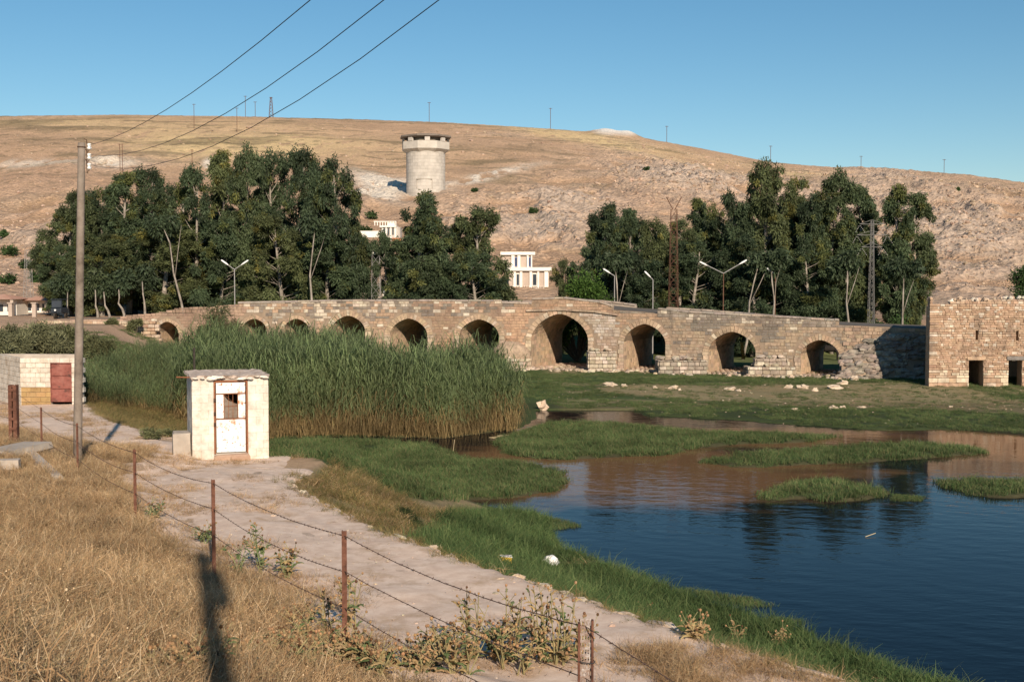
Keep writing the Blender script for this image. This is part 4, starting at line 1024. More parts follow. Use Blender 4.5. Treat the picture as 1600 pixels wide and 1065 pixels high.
def tent(px0, px1, yt, ye, yb, Yt, label):
    t = empty('market_shelter', (X((px0 + px1) / 2, Yt), Yt, 0), label=label, cat='shelter', group='low tiled shelters at the left edge'); hw = (px1 - px0) / 2 / FPX * Yt
    m = MB(); zt_, ze, zb_ = Zy(yt, Yt), Zy(ye, Yt), Zy(yb, Yt); m.add([(-hw, -2.5, ze), (hw, -2.5, ze), (hw, 2.5, ze), (-hw, 2.5, ze), (0, 0, zt_)], [(0, 1, 4), (1, 2, 4), (2, 3, 4), (3, 0, 4), (3, 2, 1, 0)]); m.build('roof', M_tile, t)
    m = MB(); m.box((0, .6, (ze + zb_) / 2), (hw * 1.7, 3, ze - zb_)); m.build('wall', M_bw, t)
    for s_ in (-.9, .9):
        m = MB(); m.box((hw * s_, -2.2, (ze + zb_) / 2), (.3, .3, ze - zb_ - .02)); m.build('post', M_bb, t)
    for k in range(3):
        m = MB(); m.box((hw * (-.5 + .5 * k), -.93, (ze * .45 + zb_ * .55)), (.5, .05, .7)); m.build('window', M_gl, t)
tent(-22, 36, 459, 467, 492, 124, 'low white shelter with a pink tiled pyramid roof at the far left edge')
tent(38, 88, 462, 469, 488, 127, 'second pink tiled shelter, between the left edge one and the cream building')
for px_, lab in ((17, 'square cream gate pillar left of the small motor cart, nearer the picture edge'), (54, 'square cream gate pillar nearest the small motor cart')):
    m = MB(); Yt = 112.; zb_ = H(X(px_, Yt), Yt); m.box((X(px_, Yt), Yt, (zb_ + Zy(474, Yt)) / 2), (.34, .34, Zy(474, Yt) - zb_)); m.box((X(px_, Yt), Yt, Zy(473.2, Yt)), (.5, .5, .09)); tag(m.build('gate_pillar', M_bb), lab, 'pillar', 'cream gate pillars by the road')
# far left garden wall behind the main arch
m = MB(); m.box((X(897, 149), 149.5, Zy(515, 149)), (7.5, .4, 2.6)); tag(m.build('garden_wall', M_bw), 'pale plastered wall seen through the largest bridge arch', 'wall')

# ------------------------------------------------------------------ poles, lamps, masts
M_wood = mat('grey_wood', [(.12, .095, .075), (.22, .18, .145), (.28, .235, .195)], 3, 8, .9, .5, 18, obj=True)
M_steel = mat('pale_steel', [(.26, .25, .24), (.36, .35, .34)], 2, 4, .6, 0); M_pyl = mat('dull_steel', [(.17, .165, .155), (.26, .25, .24)], 2, 4, .7, 0); M_brn = mat('rusted_lattice', [(.10, .05, .035), (.17, .09, .06)], 2, 4, .9, 0)
M_cer = mat('white_ceramic', [(.75, .73, .68), (.85, .83, .8)], 9, 2, .25, 0, spec=.5)
def wood_pole(name, base, top, r0, r1, label, insul=True, **kw):
    p = empty(name, base, label=label, cat='utility pole', **kw); b0 = Vector(base); t = Vector(top) - b0; m = MB(); m.tube([t * (k / 8) + (Vector((0, 0, -.5)) if k == 0 else Vector()) for k in range(9)], [r0 + (r1 - r0) * k / 8 for k in range(9)], 14); m.build('shaft', M_wood, p, smooth=True)
    m = MB(); m.tube([t * .985, t * .988], r1 * 1.18, 14); m.build('band', MATS['dark_iron'], p); return p, t
pb = at_y(117, 746, 29.0); pb = Vector((X(117, 29), 29.0, H(X(117, 29), 29.0))); ptp = at_y(127.5, 223, 29.0)
pole, pv = wood_pole('utility_pole', pb, ptp, .105, .085, 'tall grey wooden pole with three white insulators beside the track')
INS = []
for py_ in (230.5, 246, 261.5):
    q_ = at_y(137.5, py_, 29.0); b0 = q_ - pb; st = pv * ((b0.z + .12) / pv.z); m = MB(); m.tube([st + Vector((.06, 0, .08)), st + Vector((.12, 0, .06)), st + Vector((.13, 0, -.07)), b0 + Vector((-.02, 0, -.13)), b0 + Vector((.02, 0, -.08)), b0 + Vector((.03, 0, .02))], .012, 5); m.build('hook', MATS['dark_iron'], pole)
    m = MB(); m.lathe([(.02, -.07), (.05, -.06), (.055, -.02), (.03, 0), (.045, .02), (.05, .06), (.025, .075)], 10, b0 + Vector((.03, 0, .02))); m.build('insulator', M_cer, pole, smooth=True); INS.append(q_ + Vector((.03, 0, .06)))
nb = Vector((9.6, -26, H(9.6, -14)))
nb_top = []
M_wire = mat('wire', [(.03, .03, .03), (.05, .05, .05)], 5, 1, .6, 0)
labs = ['topmost overhead wire from the grey wooden pole, leftmost against the sky', 'middle overhead wire from the grey wooden pole into the sky', 'lowest overhead wire from the grey wooden pole, rightmost against the sky']
for k, (A, pxs, mid) in enumerate(zip(INS, (485, 600, 686), ((250, 180), (345, 182), (427, 182)))):
    yend = -26.; t = .30; P = ray(pxs, 0); P = P * ((A.y + (yend - A.y) * t) / P.y); Bx = (P.x - A.x * (1 - t)) / t
    tm = min((q / 400 for q in range(1, 200)), key=lambda q: abs(800 + FPX * (A.x + (Bx - A.x) * q) / (CP * (A.y + (yend - A.y) * q)) - mid[0]))
    zm = at_y(mid[0], mid[1], A.y + (yend - A.y) * tm).z          # hang of the wire, from a second point along it
    M2 = np.array([[t, -4 * t * (1 - t)], [tm, -4 * tm * (1 - tm)]]); dB, sag = np.linalg.solve(M2, [P.z - A.z, zm - A.z]); sag = max(.3, float(sag)); B = Vector((Bx, yend, A.z + (P.z - A.z + 4 * sag * t * (1 - t)) / t)); nb_top.append(B)
    pts_ = [A.lerp(B, q / 30) - Vector((0, 0, sag * 4 * (q / 30) * (1 - q / 30))) for q in range(31)]
    m = MB(); m.tube(pts_, .0055, 5); tag(m.build('power_line', M_wire), labs[k], 'wire', 'overhead wires from the wooden pole')
    C = at_y(-60, 226 + 12 * k, 62.); m = MB()
bx = sum(b.x for b in nb_top) / 3; bz = min(b.z for b in nb_top) - .25
np_, nt_ = wood_pole('utility_pole', (bx, -26, H(9, -13)), (bx, -26, bz + .2), .13, .10, 'wooden pole with a crossarm standing behind the viewpoint, carrying the overhead wires')
m = MB(); m.box((0, -.12, bz - H(9, -13)), (max(b.x for b in nb_top) - min(b.x for b in nb_top) + .4, .1, .12)); m.build('crossarm', M_wood, np_)
for B in nb_top: m = MB(); q_ = B - Vector((bx, -26, H(9, -13))); m.tube([(q_.x, -.08, bz - H(9, -13)), q_], .02, 6); m.build('insulator', M_cer, np_)
# unseen pole added behind the viewpoint to cast the long shadow on the grass
tip = Vector((-4.86, 18.9, H(-4.86, 18.9))); Ls = 22.0; hb = Vector((tip.x + math.sin(SUN_AZ) * Ls, tip.y + math.cos(SUN_AZ) * Ls, 0)); ztp = tip.z + Ls * math.tan(SUN_EL); hb.z = H(hb.x, hb.y)
p2, t2 = wood_pole('utility_pole', hb, (hb.x, hb.y, ztp), .11, .09, 'unseen wooden pole with a box, added close behind the viewpoint to cast a shadow')
m = MB(); m.box((.02, .22, ztp - hb.z - 1.5), (.30, .26, 1.5), bev=.03); m.build('shadow_bulge_box', M_steel, p2)  # unseen box, shaped to widen the pole's shadow near its tip
m = MB(); m.box((0, .13, ztp - hb.z - .3), (.30, .1, .3)); m.build('bracket', M_steel, p2)

def lattice(px, ytop, ybase, Yt, w0, w1, m_, label, cat='mast', npan=10, group=None, base_z=None, name='lattice_mast'):
    zb_ = H(X(px, Yt), Yt) if base_z is None else base_z; zt_ = Zy(ytop, Yt); r = empty(name, (X(px, Yt), Yt, zb_), label=label, cat=cat)
    if group: r['group'] = group
    h = zt_ - zb_; rr = max(.02, Yt / 1900 * .26)
    def cor(k, t): w_ = (w0 + (w1 - w0) * t) / 2; s_ = ((-1, -1), (1, -1), (1, 1), (-1, 1))[k]; return Vector((s_[0] * w_, s_[1] * w_, h * t))
    for k in range(4): m = MB(); m.bar(cor(k, 0), cor(k, 1), rr); m.build('leg', m_, r)
    for j in range(npan):
        m = MB(); t0, t1 = j / npan, (j + 1) / npan
        for k in range(4):
            m.bar(cor(k, t0), cor((k + 1) % 4, t1), rr * .6); m.bar(cor(k, t1), cor((k + 1) % 4, t1), rr * .6)
            if k in (0, 2): m.bar(cor((k + 1) % 4, t0), cor(k, t1), rr * .6)
        m.build('bracing', m_, r)
    return r, h
r, h = lattice(1052, 327, 475, 114, 1.0, .55, M_brn, 'tall rust brown lattice mast with a V shaped top in front of the right trees', npan=16)
for s_ in (-1, 1): m = MB(); m.bar((0.1 * s_, 0, h), (s_ * .72, 0, h + 1.15), .04); m.build('arm', M_brn, r)
r, h = lattice(1361, 345, 508, 112, .62, .22, M_pyl, 'grey steel lattice pylon with three crossarms among the right trees', npan=16, cat='pylon')
for dz_, w_ in ((0, 1.15), (1.0, 1.4), (2.1, .95)):
    m = MB(); m.bar((-w_, 0, h - .3 - dz_), (w_, 0, h - .3 - dz_), .028); m.bar((-w_, 0, h - .3 - dz_), (0, 0, h + .1 - dz_), .018); m.bar((w_, 0, h - .3 - dz_), (0, 0, h + .1 - dz_), .018); m.build('crossarm', M_pyl, r)
    for s_ in (-1, 1):
        for dx in (-.35, .45):
            m = MB()
            for q in range(5): m.box((s_ * w_ + dx * (q + 1) / 5, 0, h - .35 - dz_ - .13 * (q + 1)), (.055, .055, .055))
            m.build('insulator_string', M_steel, r)
r, h = lattice(588, 398, 468, 118, 1.0, .7, M_steel, 'grey lattice mast between the left trees and the middle tree', npan=10)
m = MB(); m.box((0, 0, h + .3), (.7, .7, .6), bev=.1); m.build('lamp_box', M_bw, r)
lattice(45, 390, 466, 140, 1.0, .45, M_steel, 'pale lattice mast left of the wooden pole, before the red slope', npan=12)
def small_pole(px, ytop, ybase, label, kind='pole', w_=1.0):
    b_ = hill_at(px, ybase); Yt = b_.y; zt_ = Zy(ytop, Yt); rr = max(.06, Yt / 1900 * .38 * w_); r = empty('hill_' + ('pylon' if kind == 'lat' else 'pole'), b_, label=label, cat='pylon' if kind == 'lat' else 'power pole', group='poles standing along the hill'); h = zt_ - b_.z + .6
    if kind == 'lat':
        for s_ in ((-1, -1), (1, -1), (1, 1), (-1, 1)): m = MB(); m.bar((s_[0] * 1.6, s_[1] * 1.6, -1), (s_[0] * .5, s_[1] * .5, h), rr * .8); m.build('leg', M_brn, r)
        m = MB()
        for j in range(6):
            a, b2 = 1.6 - 1.1 * j / 6, 1.6 - 1.1 * (j + 1) / 6; m.bar((-a, -a, h * j / 6), (b2, -b2, h * (j + 1) / 6), rr * .6); m.bar((a, -a, h * j / 6), (-b2, -b2, h * (j + 1) / 6), rr * .6)
        m.build('bracing', M_brn, r)
    else: m = MB(); m.bar((0, 0, -1), (0, 0, h), rr); m.build('shaft', M_brn, r)
    m = MB(); k = Yt / 1900; m.bar((-2.6 * k, 0, h - .8 * k), (2.6 * k, 0, h - .8 * k), rr * .8); m.build('crossarm', M_brn, r)
for a in ((307, 164, 203, 'thin brown power pole on the hill above the left trees, leftmost at the skyline'), (387, 151, 183, 'slim tall pole on the left skyline, just left of the lattice pylon'), (427, 153, 183, 'brown lattice pylon on the left part of the skyline', 'lat'),
          (402, 160, 184, 'faint short crossarm pole on the skyline between the slim pole and the lattice pylon'), (373, 170, 208, 'thin pole on the slope just under the skyline left of the slim tall pole'), (191, 227, 268, 'left leg pole of the pair on the slope above the left trees', 'p', 1.2), (195.5, 227, 272, 'right pole of the pair on the slope above the left trees', 'p', 1.2), (303, 236, 262, 'brown pole with crossarm rising behind the left treetops', 'p', 1.2),
          (672, 161, 191, 'faint pole on the skyline above the water tower'), (859, 170, 203, 'faint pole on the skyline left of the white spoil heap'), (1040, 198, 224, 'faint pole on the skyline right of the white spoil heap'), (1202, 229, 254, 'thin pole on the right skyline above the tallest right trees'), (1343, 245, 266, 'thin pole on the right skyline, middle of the three'), (1471, 250, 272, 'thin pole nearest the right end of the skyline')): small_pole(*a)
M_lamp = mat('lamp_white', [(.72, .72, .70), (.82, .82, .80)], 3, 2, .4, 0)
def lamp(px, ytop, arms, Yt, label, m_=M_steel):
    zb_ = H(X(px, Yt), Yt) - .3; r = empty('street_lamp', (X(px, Yt), Yt, zb_), label=label, cat='street lamp'); h = Zy(ytop, Yt) - zb_; m = MB(); m.tube([(0, 0, 0), (0, 0, h)], [.065, .04], 8); m.build('post', m_, r)
    for dx, dy in arms:
        a = Vector((dx * Yt / FPX, 0, h - dy * Yt / FPX)); m = MB(); m.bar((0, 0, h), a, .04, 6); m.build('arm', M_steel, r); m = MB(); d = a - Vector((0, 0, h)); d.normalize(); m.tube([a - d * .1, a + d * .15, a + d * .6, a + d * .7], [.04, .085, .08, .03], 8); m.build('lamp_head', M_lamp, r)
lamp(1130, 427, [(-27, -13), (26, -15)], 113, 'street lamp with two long spread arms behind the right half of the bridge', M_brn)
lamp(367, 421, [(-11, -8), (12, -8)], 111, 'street lamp with two short arms before the left trees')
lamp(960, 431, [(-8, -5)], 113, 'single arm street lamp right of the bright green bush'); lamp(1020, 437, [(-5, -5)], 113, 'short single arm street lamp left of the rust brown mast'); lamp(1211, 429, [(-4, -3)], 113, 'slim dark lamp post between the right trees', M_brn)
# small motor cart on the road
Yt = 110.; bxx = X(90, Yt); cart = empty('motor_cart', (bxx, Yt, H(bxx, Yt)), label='small dark three wheeled motor cart on the road left of the wooden pole', cat='motor cart')
M_dk = mat('dark_blue_paint', [(.02, .025, .035), (.04, .05, .06)], 2, 2, .5, 0)
m = MB(); m.box((0, .4, .75), (.95, 1.6, .5), bev=.06); m.build('body', M_dk, cart); m = MB(); m.box((0, -.2, 1.35), (.85, .08, .6), bev=.02); m.build('windscreen', M_gl, cart); m = MB(); m.box((0, .4, 1.75), (1.0, 1.5, .08), bev=.02); m.build('canopy', M_dk, cart)
for s_ in (-1, 1):
    for yy in (-.15, 1.0): m = MB(); m.bar((s_ * .45, yy, 1.0), (s_ * .45, yy, 1.72), .03); m.build('canopy_post', M_dk, cart)
for c_ in ((-.45, .8), (.45, .8), (0, -.6)):
    m = MB(); m.tube([(c_[0] - .07, c_[1], .27), (c_[0] + .07, c_[1], .27)], .27, 14); m.build('wheel', MATS['dark_pipe'], cart)
m = MB(); m.bar((-.4, -.55, 1.05), (.4, -.55, 1.05), .025); m.bar((0, -.6, .3), (0, -.5, 1.05), .03); m.build('handlebar', M_dk, cart); m = MB(); m.tube([(.05, -.66, .8), (.05, -.74, .8)], .09, 10); m.build('headlight', M_lamp, cart)
# ------------------------------------------------------------------ vegetation
def leaf_mat(name, lo, hi, rough=.7, trans=.25, scale=1.2, spec=.15):
    return mat(name, [lo, hi], scale, 4, rough, 0, tint=True, trans=trans, spec=spec)
def unit(v): return v / np.linalg.norm(v, axis=-1, keepdims=True)
def leaf_cloud(C, Rr, n, ln, wd, tintf, droop=.5, seed=0, squash=.85, fill=.45):
    """leaf sprays spread through clump volumes -> (V,F,T)"""
    g = np.random.default_rng(abs(int(seed))); C = np.asarray(C, float); Rr = np.asarray(Rr, float)
    wts = Rr ** 2; k = g.choice(len(C), n, p=wts / wts.sum())
    d = unit(g.normal(size=(n, 3))); r = fill + (1 - fill) * g.random(n) ** .6
    lump = 1 + .28 * np.sin(d[:, 0] * 5 + k) * np.sin(d[:, 1] * 4.3 + k * 2.1) * 1.2 + .22 * np.sin(d[:, 2] * 7 + k)
    P = C[k] + d * (Rr[k] * r * lump)[:, None] * np.array([1, 1, squash])
    a = unit(d * .6 + g.normal(size=(n, 3)) * .7 + np.array([0, 0, -droop])); b_ = unit(np.cross(a, g.normal(size=(n, 3))))
    L_ = (ln * (.6 + .8 * g.random(n)))[:, None]; W_ = (wd * (.6 + .8 * g.random(n)))[:, None]
    V = np.stack([P - b_ * W_ * .25, P + a * L_ * .45 + b_ * W_ * .5, P + a * L_, P + a * L_ * .5 - b_ * W_ * .5], 1)
    T = tintf(g, k, n); T = np.repeat(T[:, None, :], 4, 1)
    return V.reshape(-1, 3), np.arange(n * 4).reshape(-1, 4), T.reshape(-1, 3)
def tree_var(N, L, src, out, b):
    oi = N.new('ShaderNodeObjectInfo'); cr = N.new('ShaderNodeValToRGB'); L.new(oi.outputs['Random'], cr.inputs[0]); e = cr.color_ramp.elements; e[0].color = (.75, .80, .80, 1); e[1].color = (1.45, 1.25, 1.0, 1); k = e.new(.5); k.color = (1.0, 1.05, 1.0, 1)
    mx = N.new('ShaderNodeMix'); mx.data_type = 'RGBA'; mx.blend_type = 'MULTIPLY'; mx.inputs[0].default_value = 1; L.new(out, mx.inputs[6]); L.new(cr.outputs[0], mx.inputs[7]); return mx.outputs[2]
M_euc = mat('eucalyptus_leaf', [(.046, .068, .036), (.094, .122, .066)], 1.2, 4, .6, 0, tint=True, trans=.3, spec=.25, extra=tree_var); M_bark = mat('pale_bark', [(.13, .11, .09), (.27, .235, .195), (.40, .35, .30)], 1.5, 6, .9, .4, 9, obj=True)
def tree_proto(kind, seed):
    """unit-ish tree, 18 m tall: returns (trunk mesh, crown mesh)"""
    g = random.Random(seed); Hh = 18.; m = MB(); cl = []
    lean = (g.uniform(-.8, .8), g.uniform(-.5, .5)); ax = lambda t: Vector((lean[0] * t + .35 * math.sin(t * 5 + seed), lean[1] * t + .3 * math.cos(t * 4 + seed), Hh * t))
    m.tube([ax(k / 14 * .93) for k in range(15)], [.30 * (1 - k / 15) + .05 for k in range(15)], 9)
    nl = {'tall': 38, 'wide': 44, 'slim': 28, 'sparse': 18}[kind]; wmax = {'tall': 2.7, 'wide': 3.9, 'slim': 1.9, 'sparse': 2.1}[kind]; t0 = {'tall': .2, 'wide': .12, 'slim': .25, 'sparse': .42}[kind]
    for i in range(nl):
        t = t0 + (1 - t0) * (i + g.random()) / nl * .97; prof = math.sin(min(1, (t - t0 * .6) / (1 - t0 * .6)) ** .8 * math.pi * .93) ** .55
        a = g.uniform(0, 6.283) + i * 2.4; rr = wmax * prof * g.uniform(.45, 1.12); base = ax(max(.1, t - .10)); tip_ = ax(t) + Vector((math.cos(a) * rr, math.sin(a) * rr, g.uniform(-.3, .6)))
        mid = base.lerp(tip_, .5) + Vector((0, 0, -.2)); m.tube([base, mid, tip_], [.065, .035, .012], 5, caps=False)
        cr = g.uniform(.62, 1.25) * (1 - .35 * t) * {'wide': 1.15, 'tall': 1.05, 'slim': .9, 'sparse': .8}[kind]; cl.append((tip_, cr))
        for q in range(5): cl.append((tip_ + Vector((g.uniform(-1, 1), g.uniform(-1, 1), g.uniform(-1.5, .7))) * cr * 1.15, cr * g.uniform(.35, .65)))
    cl.append((ax(.985), .8))
    n = {'tall': 42000, 'wide': 52000, 'slim': 28000, 'sparse': 14000}[kind]
    tone = np.array([g.uniform(.6, 1.45) for _ in cl]); yel = np.array([g.random() for _ in cl])
    def tf(gg, k, n):
        v = tone[k] * (.75 + .5 * gg.random(n)); T = np.stack([v, v, v * .95], 1); T[yel[k] > .86] *= (1.5, 1.2, .8); return T
    V, F, T = leaf_cloud([c for c, _ in cl], [r for _, r in cl], n, .36, .115, tf, 1.0, seed, 1.15, .2)
    tm = m.mesh('trunk', M_bark, True); cm = npmesh('crown', V, F, M_euc, T); return tm, cm
PROT = {k: [tree_proto(k, s + 5 * i) for i in range(n)] for k, s, n in (('tall', 3, 4), ('wide', 40, 3), ('slim', 70, 2), ('sparse', 90, 2))}
def tree(kind, i, px, ytop, width, Yt, label, group=None, sx=None, rz=None, basez=None):
    tm, cm = PROT[kind][i % len(PROT[kind])]; x_ = X(px, Yt); zb_ = H(x_, Yt) - .2 if basez is None else basez; h = Zy(ytop, Yt) - zb_; kz = h / 18.2
    nat = {'tall': 7.6, 'wide': 10.4, 'slim': 5.4, 'sparse': 6}[kind]; kx = (width / FPX * Yt) / nat * (1.2 if px > 900 else (1.22 if px in (652, 748) else 1.08) if px > 550 else 1.24)
    r = empty('eucalyptus_tree', (x_, Yt, zb_), label=label, cat='tree'); r.rotation_euler[2] = rnd.uniform(0, 6.28) if rz is None else rz; r.scale = (kx, kx, kz)
    if group: r['group'] = group
    link('trunk', tm, r); link('crown', cm, r); return r
LT = [('wide', 112, 300, 92, 124, 'tree at the left end of the left grove, drooping beyond the wooden pole'), ('tall', 152, 298, 80, 128, 'second tree from the left end of the left grove, just right of the pole'), ('slim', 196, 272, 66, 122, 'slim pale tree left of the broad dark crown'),
      ('wide', 242, 264, 100, 126, 'broad dark round topped tree in the left half of the left grove'), ('sparse', 283, 292, 70, 121, 'thin open tree with bare stems, left of the nearly leafless one in the left grove'), ('sparse', 312, 268, 62, 119, 'nearly leafless pale double stemmed tree in the middle of the left grove'),
      ('slim', 345, 238, 64, 127, 'slim high tree right of the bare stems in the left grove'), ('tall', 388, 232, 72, 122, 'tallest tuft topped tree in the left grove with a straight pale trunk'), ('tall', 428, 240, 74, 129, 'tall tree between the tuft topped tree and the big domed tree'),
      ('wide', 474, 234, 108, 125, 'big high domed tree on the right side of the left grove'), ('wide', 522, 250, 104, 120, 'large spreading tree with forked pale limbs at the right end of the left grove'), ('tall', 548, 336, 52, 122, 'yellowish lower tree at the foot of the left grove, right end'),
      ('wide', 160, 366, 110, 117, 'low dense tree in front of the left grove next to the pole'), ('wide', 260, 350, 120, 118, 'low dense tree in front of the broad dark crown'), ('wide', 350, 345, 110, 119, 'low dense tree behind the two armed street lamp'), ('wide', 440, 338, 120, 118, 'low dense tree in front of the big domed tree'), ('tall', 505, 360, 100, 117, 'low leafy tree at the bridge parapet, right part of the left grove'),
      ('wide', 100, 385, 70, 121, 'small drooping tree hanging left of the wooden pole')]
for i, (k, px, yt, w_, Yt, lab) in enumerate(LT): tree(k, i, px, yt, w_, Yt, lab, 'eucalyptus trees of the left grove')
MT = [('tall', 652, 303, 92, 116, 'big rounded eucalyptus standing alone below the water tower'), ('wide', 652, 352, 118, 117, 'wide lower eucalyptus pressed against the one below the water tower'), ('tall', 604, 362, 56, 118, 'small leaning tree left of the big rounded eucalyptus'), ('tall', 748, 326, 92, 124, 'dark domed tree right of the rounded eucalyptus'), ('wide', 740, 396, 128, 116, 'low bushy tree with olive patches above the bridge, before the domed tree'), ('slim', 712, 352, 44, 126, 'slim tree tucked left of the dark domed tree')]
for i, (k, px, yt, w_, Yt, lab) in enumerate(MT): tree(k, i + 1, px, yt, w_, Yt, lab, 'eucalyptus trees below the tower')
RT = [('tall', 940, 323, 76, 122, 'leftmost tall tree of the right grove'), ('slim', 986, 328, 50, 124, 'slim second tree of the right grove, left of the brown mast'), ('tall', 1022, 345, 66, 122, 'tree just left of the rust brown lattice mast'), ('wide', 1062, 345, 90, 125, 'dark tree behind the rust brown lattice mast'), ('slim', 1092, 312, 48, 127, 'feathery tree rising right of the rust brown mast'), ('wide', 1135, 302, 92, 124, 'full tree behind the two armed street lamp on the right'),
      ('tall', 1190, 254, 82, 123, 'tallest tree of the right grove, leaning high top'), ('tall', 1232, 282, 66, 127, 'tree just right of the tallest in the right grove'), ('tall', 1262, 308, 62, 121, 'lower tree left of the yellow flecked one'), ('tall', 1300, 268, 82, 122, 'yellow flecked tall tree in the right grove'), ('slim', 1340, 292, 56, 125, 'slim tree behind the grey pylon, left side'), ('slim', 1362, 318, 40, 127, 'thin pale leaved tree behind the top of the grey pylon'),
      ('slim', 1402, 292, 58, 119, 'separate tree at the right end of the grove, left stem'), ('slim', 1432, 304, 56, 121, 'rightmost tree of the grove, beside the bare hillside'), ('wide', 985, 396, 110, 117, 'low dense tree behind the single arm lamps'), ('wide', 1085, 378, 110, 119, 'low dense tree between the brown mast and two armed lamp'), ('wide', 1175, 372, 110, 118, 'low dense tree below the tallest right tree'), ('wide', 1262, 380, 110, 119, 'low dense tree above the right end of the parapet'),
      ('tall', 1325, 352, 76, 121, 'white trunked tree left of the grey pylon'), ('tall', 1412, 366, 64, 120, 'white trunked bushy tree right of the grey pylon'), ('wide', 880, 406, 60, 124, 'low dark tree behind the bright green bush'), ('wide', 965, 352, 90, 127, 'broad dark tree filling behind the two leftmost trees of the right grove'), ('wide', 1110, 335, 90, 129, 'broad crown behind the feathery tree of the right grove'), ('wide', 1210, 320, 96, 129, 'broad dark crown just below the tallest tree of the right grove'), ('wide', 1282, 330, 96, 127, 'broad crown filling below the yellow flecked tree'), ('wide', 1340, 350, 70, 128, 'broad crown behind the grey pylon')]
for i, (k, px, yt, w_, Yt, lab) in enumerate(RT): tree(k, i + 2, px, yt, w_, Yt, lab, 'eucalyptus trees of the right grove')
for i, px in enumerate(list(range(140, 520, 50)) + list(range(950, 1360, 52))):   # rear rows, closing the groves
    tree('wide', i, px + rnd.uniform(-8, 8), (330 if px < 600 else 352) + rnd.uniform(-12, 22), 112, 138 + rnd.uniform(-3, 3), 'dark tree in the rear row of the grove, seen only through gaps', 'rear row trees')
# white lower trunks seen against the shade
for k, (px, yb, yt, Yt, lean) in enumerate([(101, 494, 478, 113, 4), (152, 495, 470, 113, -2), (171, 496, 470, 113, -7), (192, 496, 465, 113, -5), (228, 495, 460, 114, -4), (297, 468, 380, 114, -30), (1212, 492, 440, 112, -6), (1327, 507, 440, 110, -3), (1410, 508, 460, 110, 1), (1160, 480, 440, 113, 18), (972, 476, 445, 114, -8), (482, 470, 385, 113, 8)]):
    a = Vector((X(px, Yt), Yt, H(X(px, Yt), Yt) - .2)); b_ = Vector((X(px + lean, Yt), Yt, Zy(yt, Yt))); top = Vector((X(px + lean * 1.4, Yt + 1.5), Yt + 1.5, Zy(yt - 30, Yt)))
    r = empty('eucalyptus_tree', a, label=['young pale stemmed tree behind the wooden pole', 'pale slanting trunk first right of the pole', 'pale trunk second right of the pole, leaning left', 'pale trunk third right of the pole', 'pale trunk near the rubble heap at the bridge end', 'long thin white trunk leaning left before the left grove', 'white flaking trunk behind the bridge, left of the dark lamp', 'bright white trunk left of the grey pylon foot', 'white trunk right of the grey pylon foot', 'bent white trunk right of the two armed lamp', 'thin pale trunk left of the short lamp', 'white trunk below the forked limbs of the left grove'][k], cat='tree')
    m = MB(); q = (b_ - a); sw = rnd.uniform(-.22, .22); m.tube([Vector(), q * .25 + Vector((sw, 0, 0)), q * .5 + Vector((sw * .4, .1, 0)), q * .75 - Vector((sw, 0, 0)), q, top - a], [.15, .12, .11, .085, .07, .03], 8); (k > 4) and m.tube([q * .7 - Vector((sw * .8, 0, 0)), q * .95 + Vector((.5 + sw, .2, .3)), q * 1.1 + Vector((1.0 + sw, .4, .6))], [.05, .035, .015], 5); m.build('trunk', M_bark, r, smooth=True)
    C = [top - a + Vector((rnd.uniform(-1, 1), rnd.uniform(-.6, .6), rnd.uniform(-.8, .8))) for _ in range(4)]
    V, F, T = leaf_cloud(C, [.8] * 4, 1500, .45, .15, lambda g, k, n: np.repeat((.6 + .6 * g.random(n))[:, None], 3, 1), .9, k); link('crown', npmesh('crown', V, F, M_euc, T), r)

def bush(name, px, ybase, ytop, wpx, Yt, m_, n, label, cat='bush', ln=.25, wd=.08, nc=9, droop=.1, dep=1.0, seed=0, at=None, size=None):
    x_ = X(px, Yt); zb_ = H(x_, Yt) - .05; h = max(.4, Zy(ytop, Yt) - zb_); w_ = wpx / FPX * Yt
    if at is not None: x_, Yt, zb_ = at; h, w_ = size
    g = random.Random(seed + int(px)); r = empty(name, (x_, Yt, zb_), label=label, cat=cat); m = MB(); C = []; RR = []
    for i in range(nc):
        t = (i + .5) / nc; cx = g.uniform(-.42, .42) * w_; cy = g.uniform(-.3, .3) * w_ * dep; ct = h * (.35 + .5 * g.random()) * (1 - .9 * (cx / w_) ** 2 * 2); cr = min(h * .45, w_ * .26) * g.uniform(.7, 1.15); C.append((cx, cy, max(ct, cr * .6))); RR.append(cr); m.tube([(0, 0, 0), (cx * .5, cy * .5, ct * .5), (cx, cy, ct)], [.04 * h / 2, .025 * h / 2, .01], 4)
    m.build('stem', mat('twig', [(.10, .075, .05), (.2, .16, .11)], 5, 3), r)
    tone = np.array([g.uniform(.7, 1.35) for _ in C]); V, F, T = leaf_cloud(C, RR, n, ln, wd, lambda gg, k, n: np.repeat((tone[k] * (.7 + .6 * gg.random(n)))[:, None], 3, 1), droop, seed, fill=.25); V[:, 2] = np.maximum(V[:, 2], .02); link('foliage', npmesh('foliage', V, F, m_, T), r); return r
M_tam = leaf_mat('tamarisk_leaf', (.13, .14, .075), (.22, .22, .12)); M_bg = leaf_mat('bright_leaf', (.055, .11, .02), (.10, .17, .04)); M_ol = leaf_mat('olive_leaf', (.09, .10, .045), (.16, .165, .08)); M_dg = leaf_mat('dark_leaf', (.03, .06, .02), (.06, .10, .035))
bush('roadside_bush', 903, 470, 424, 100, 110.5, M_bg, 11000, 'bright green rounded bush above the main arch', ln=.35, wd=.13, nc=16, dep=.4)
bush('tamarisk_bush', 340, 520, 477, 66, 95.5, M_ol, 7000, 'olive grey bush covering the bridge face between the first two arches', ln=.4, wd=.06, nc=12, dep=.5)
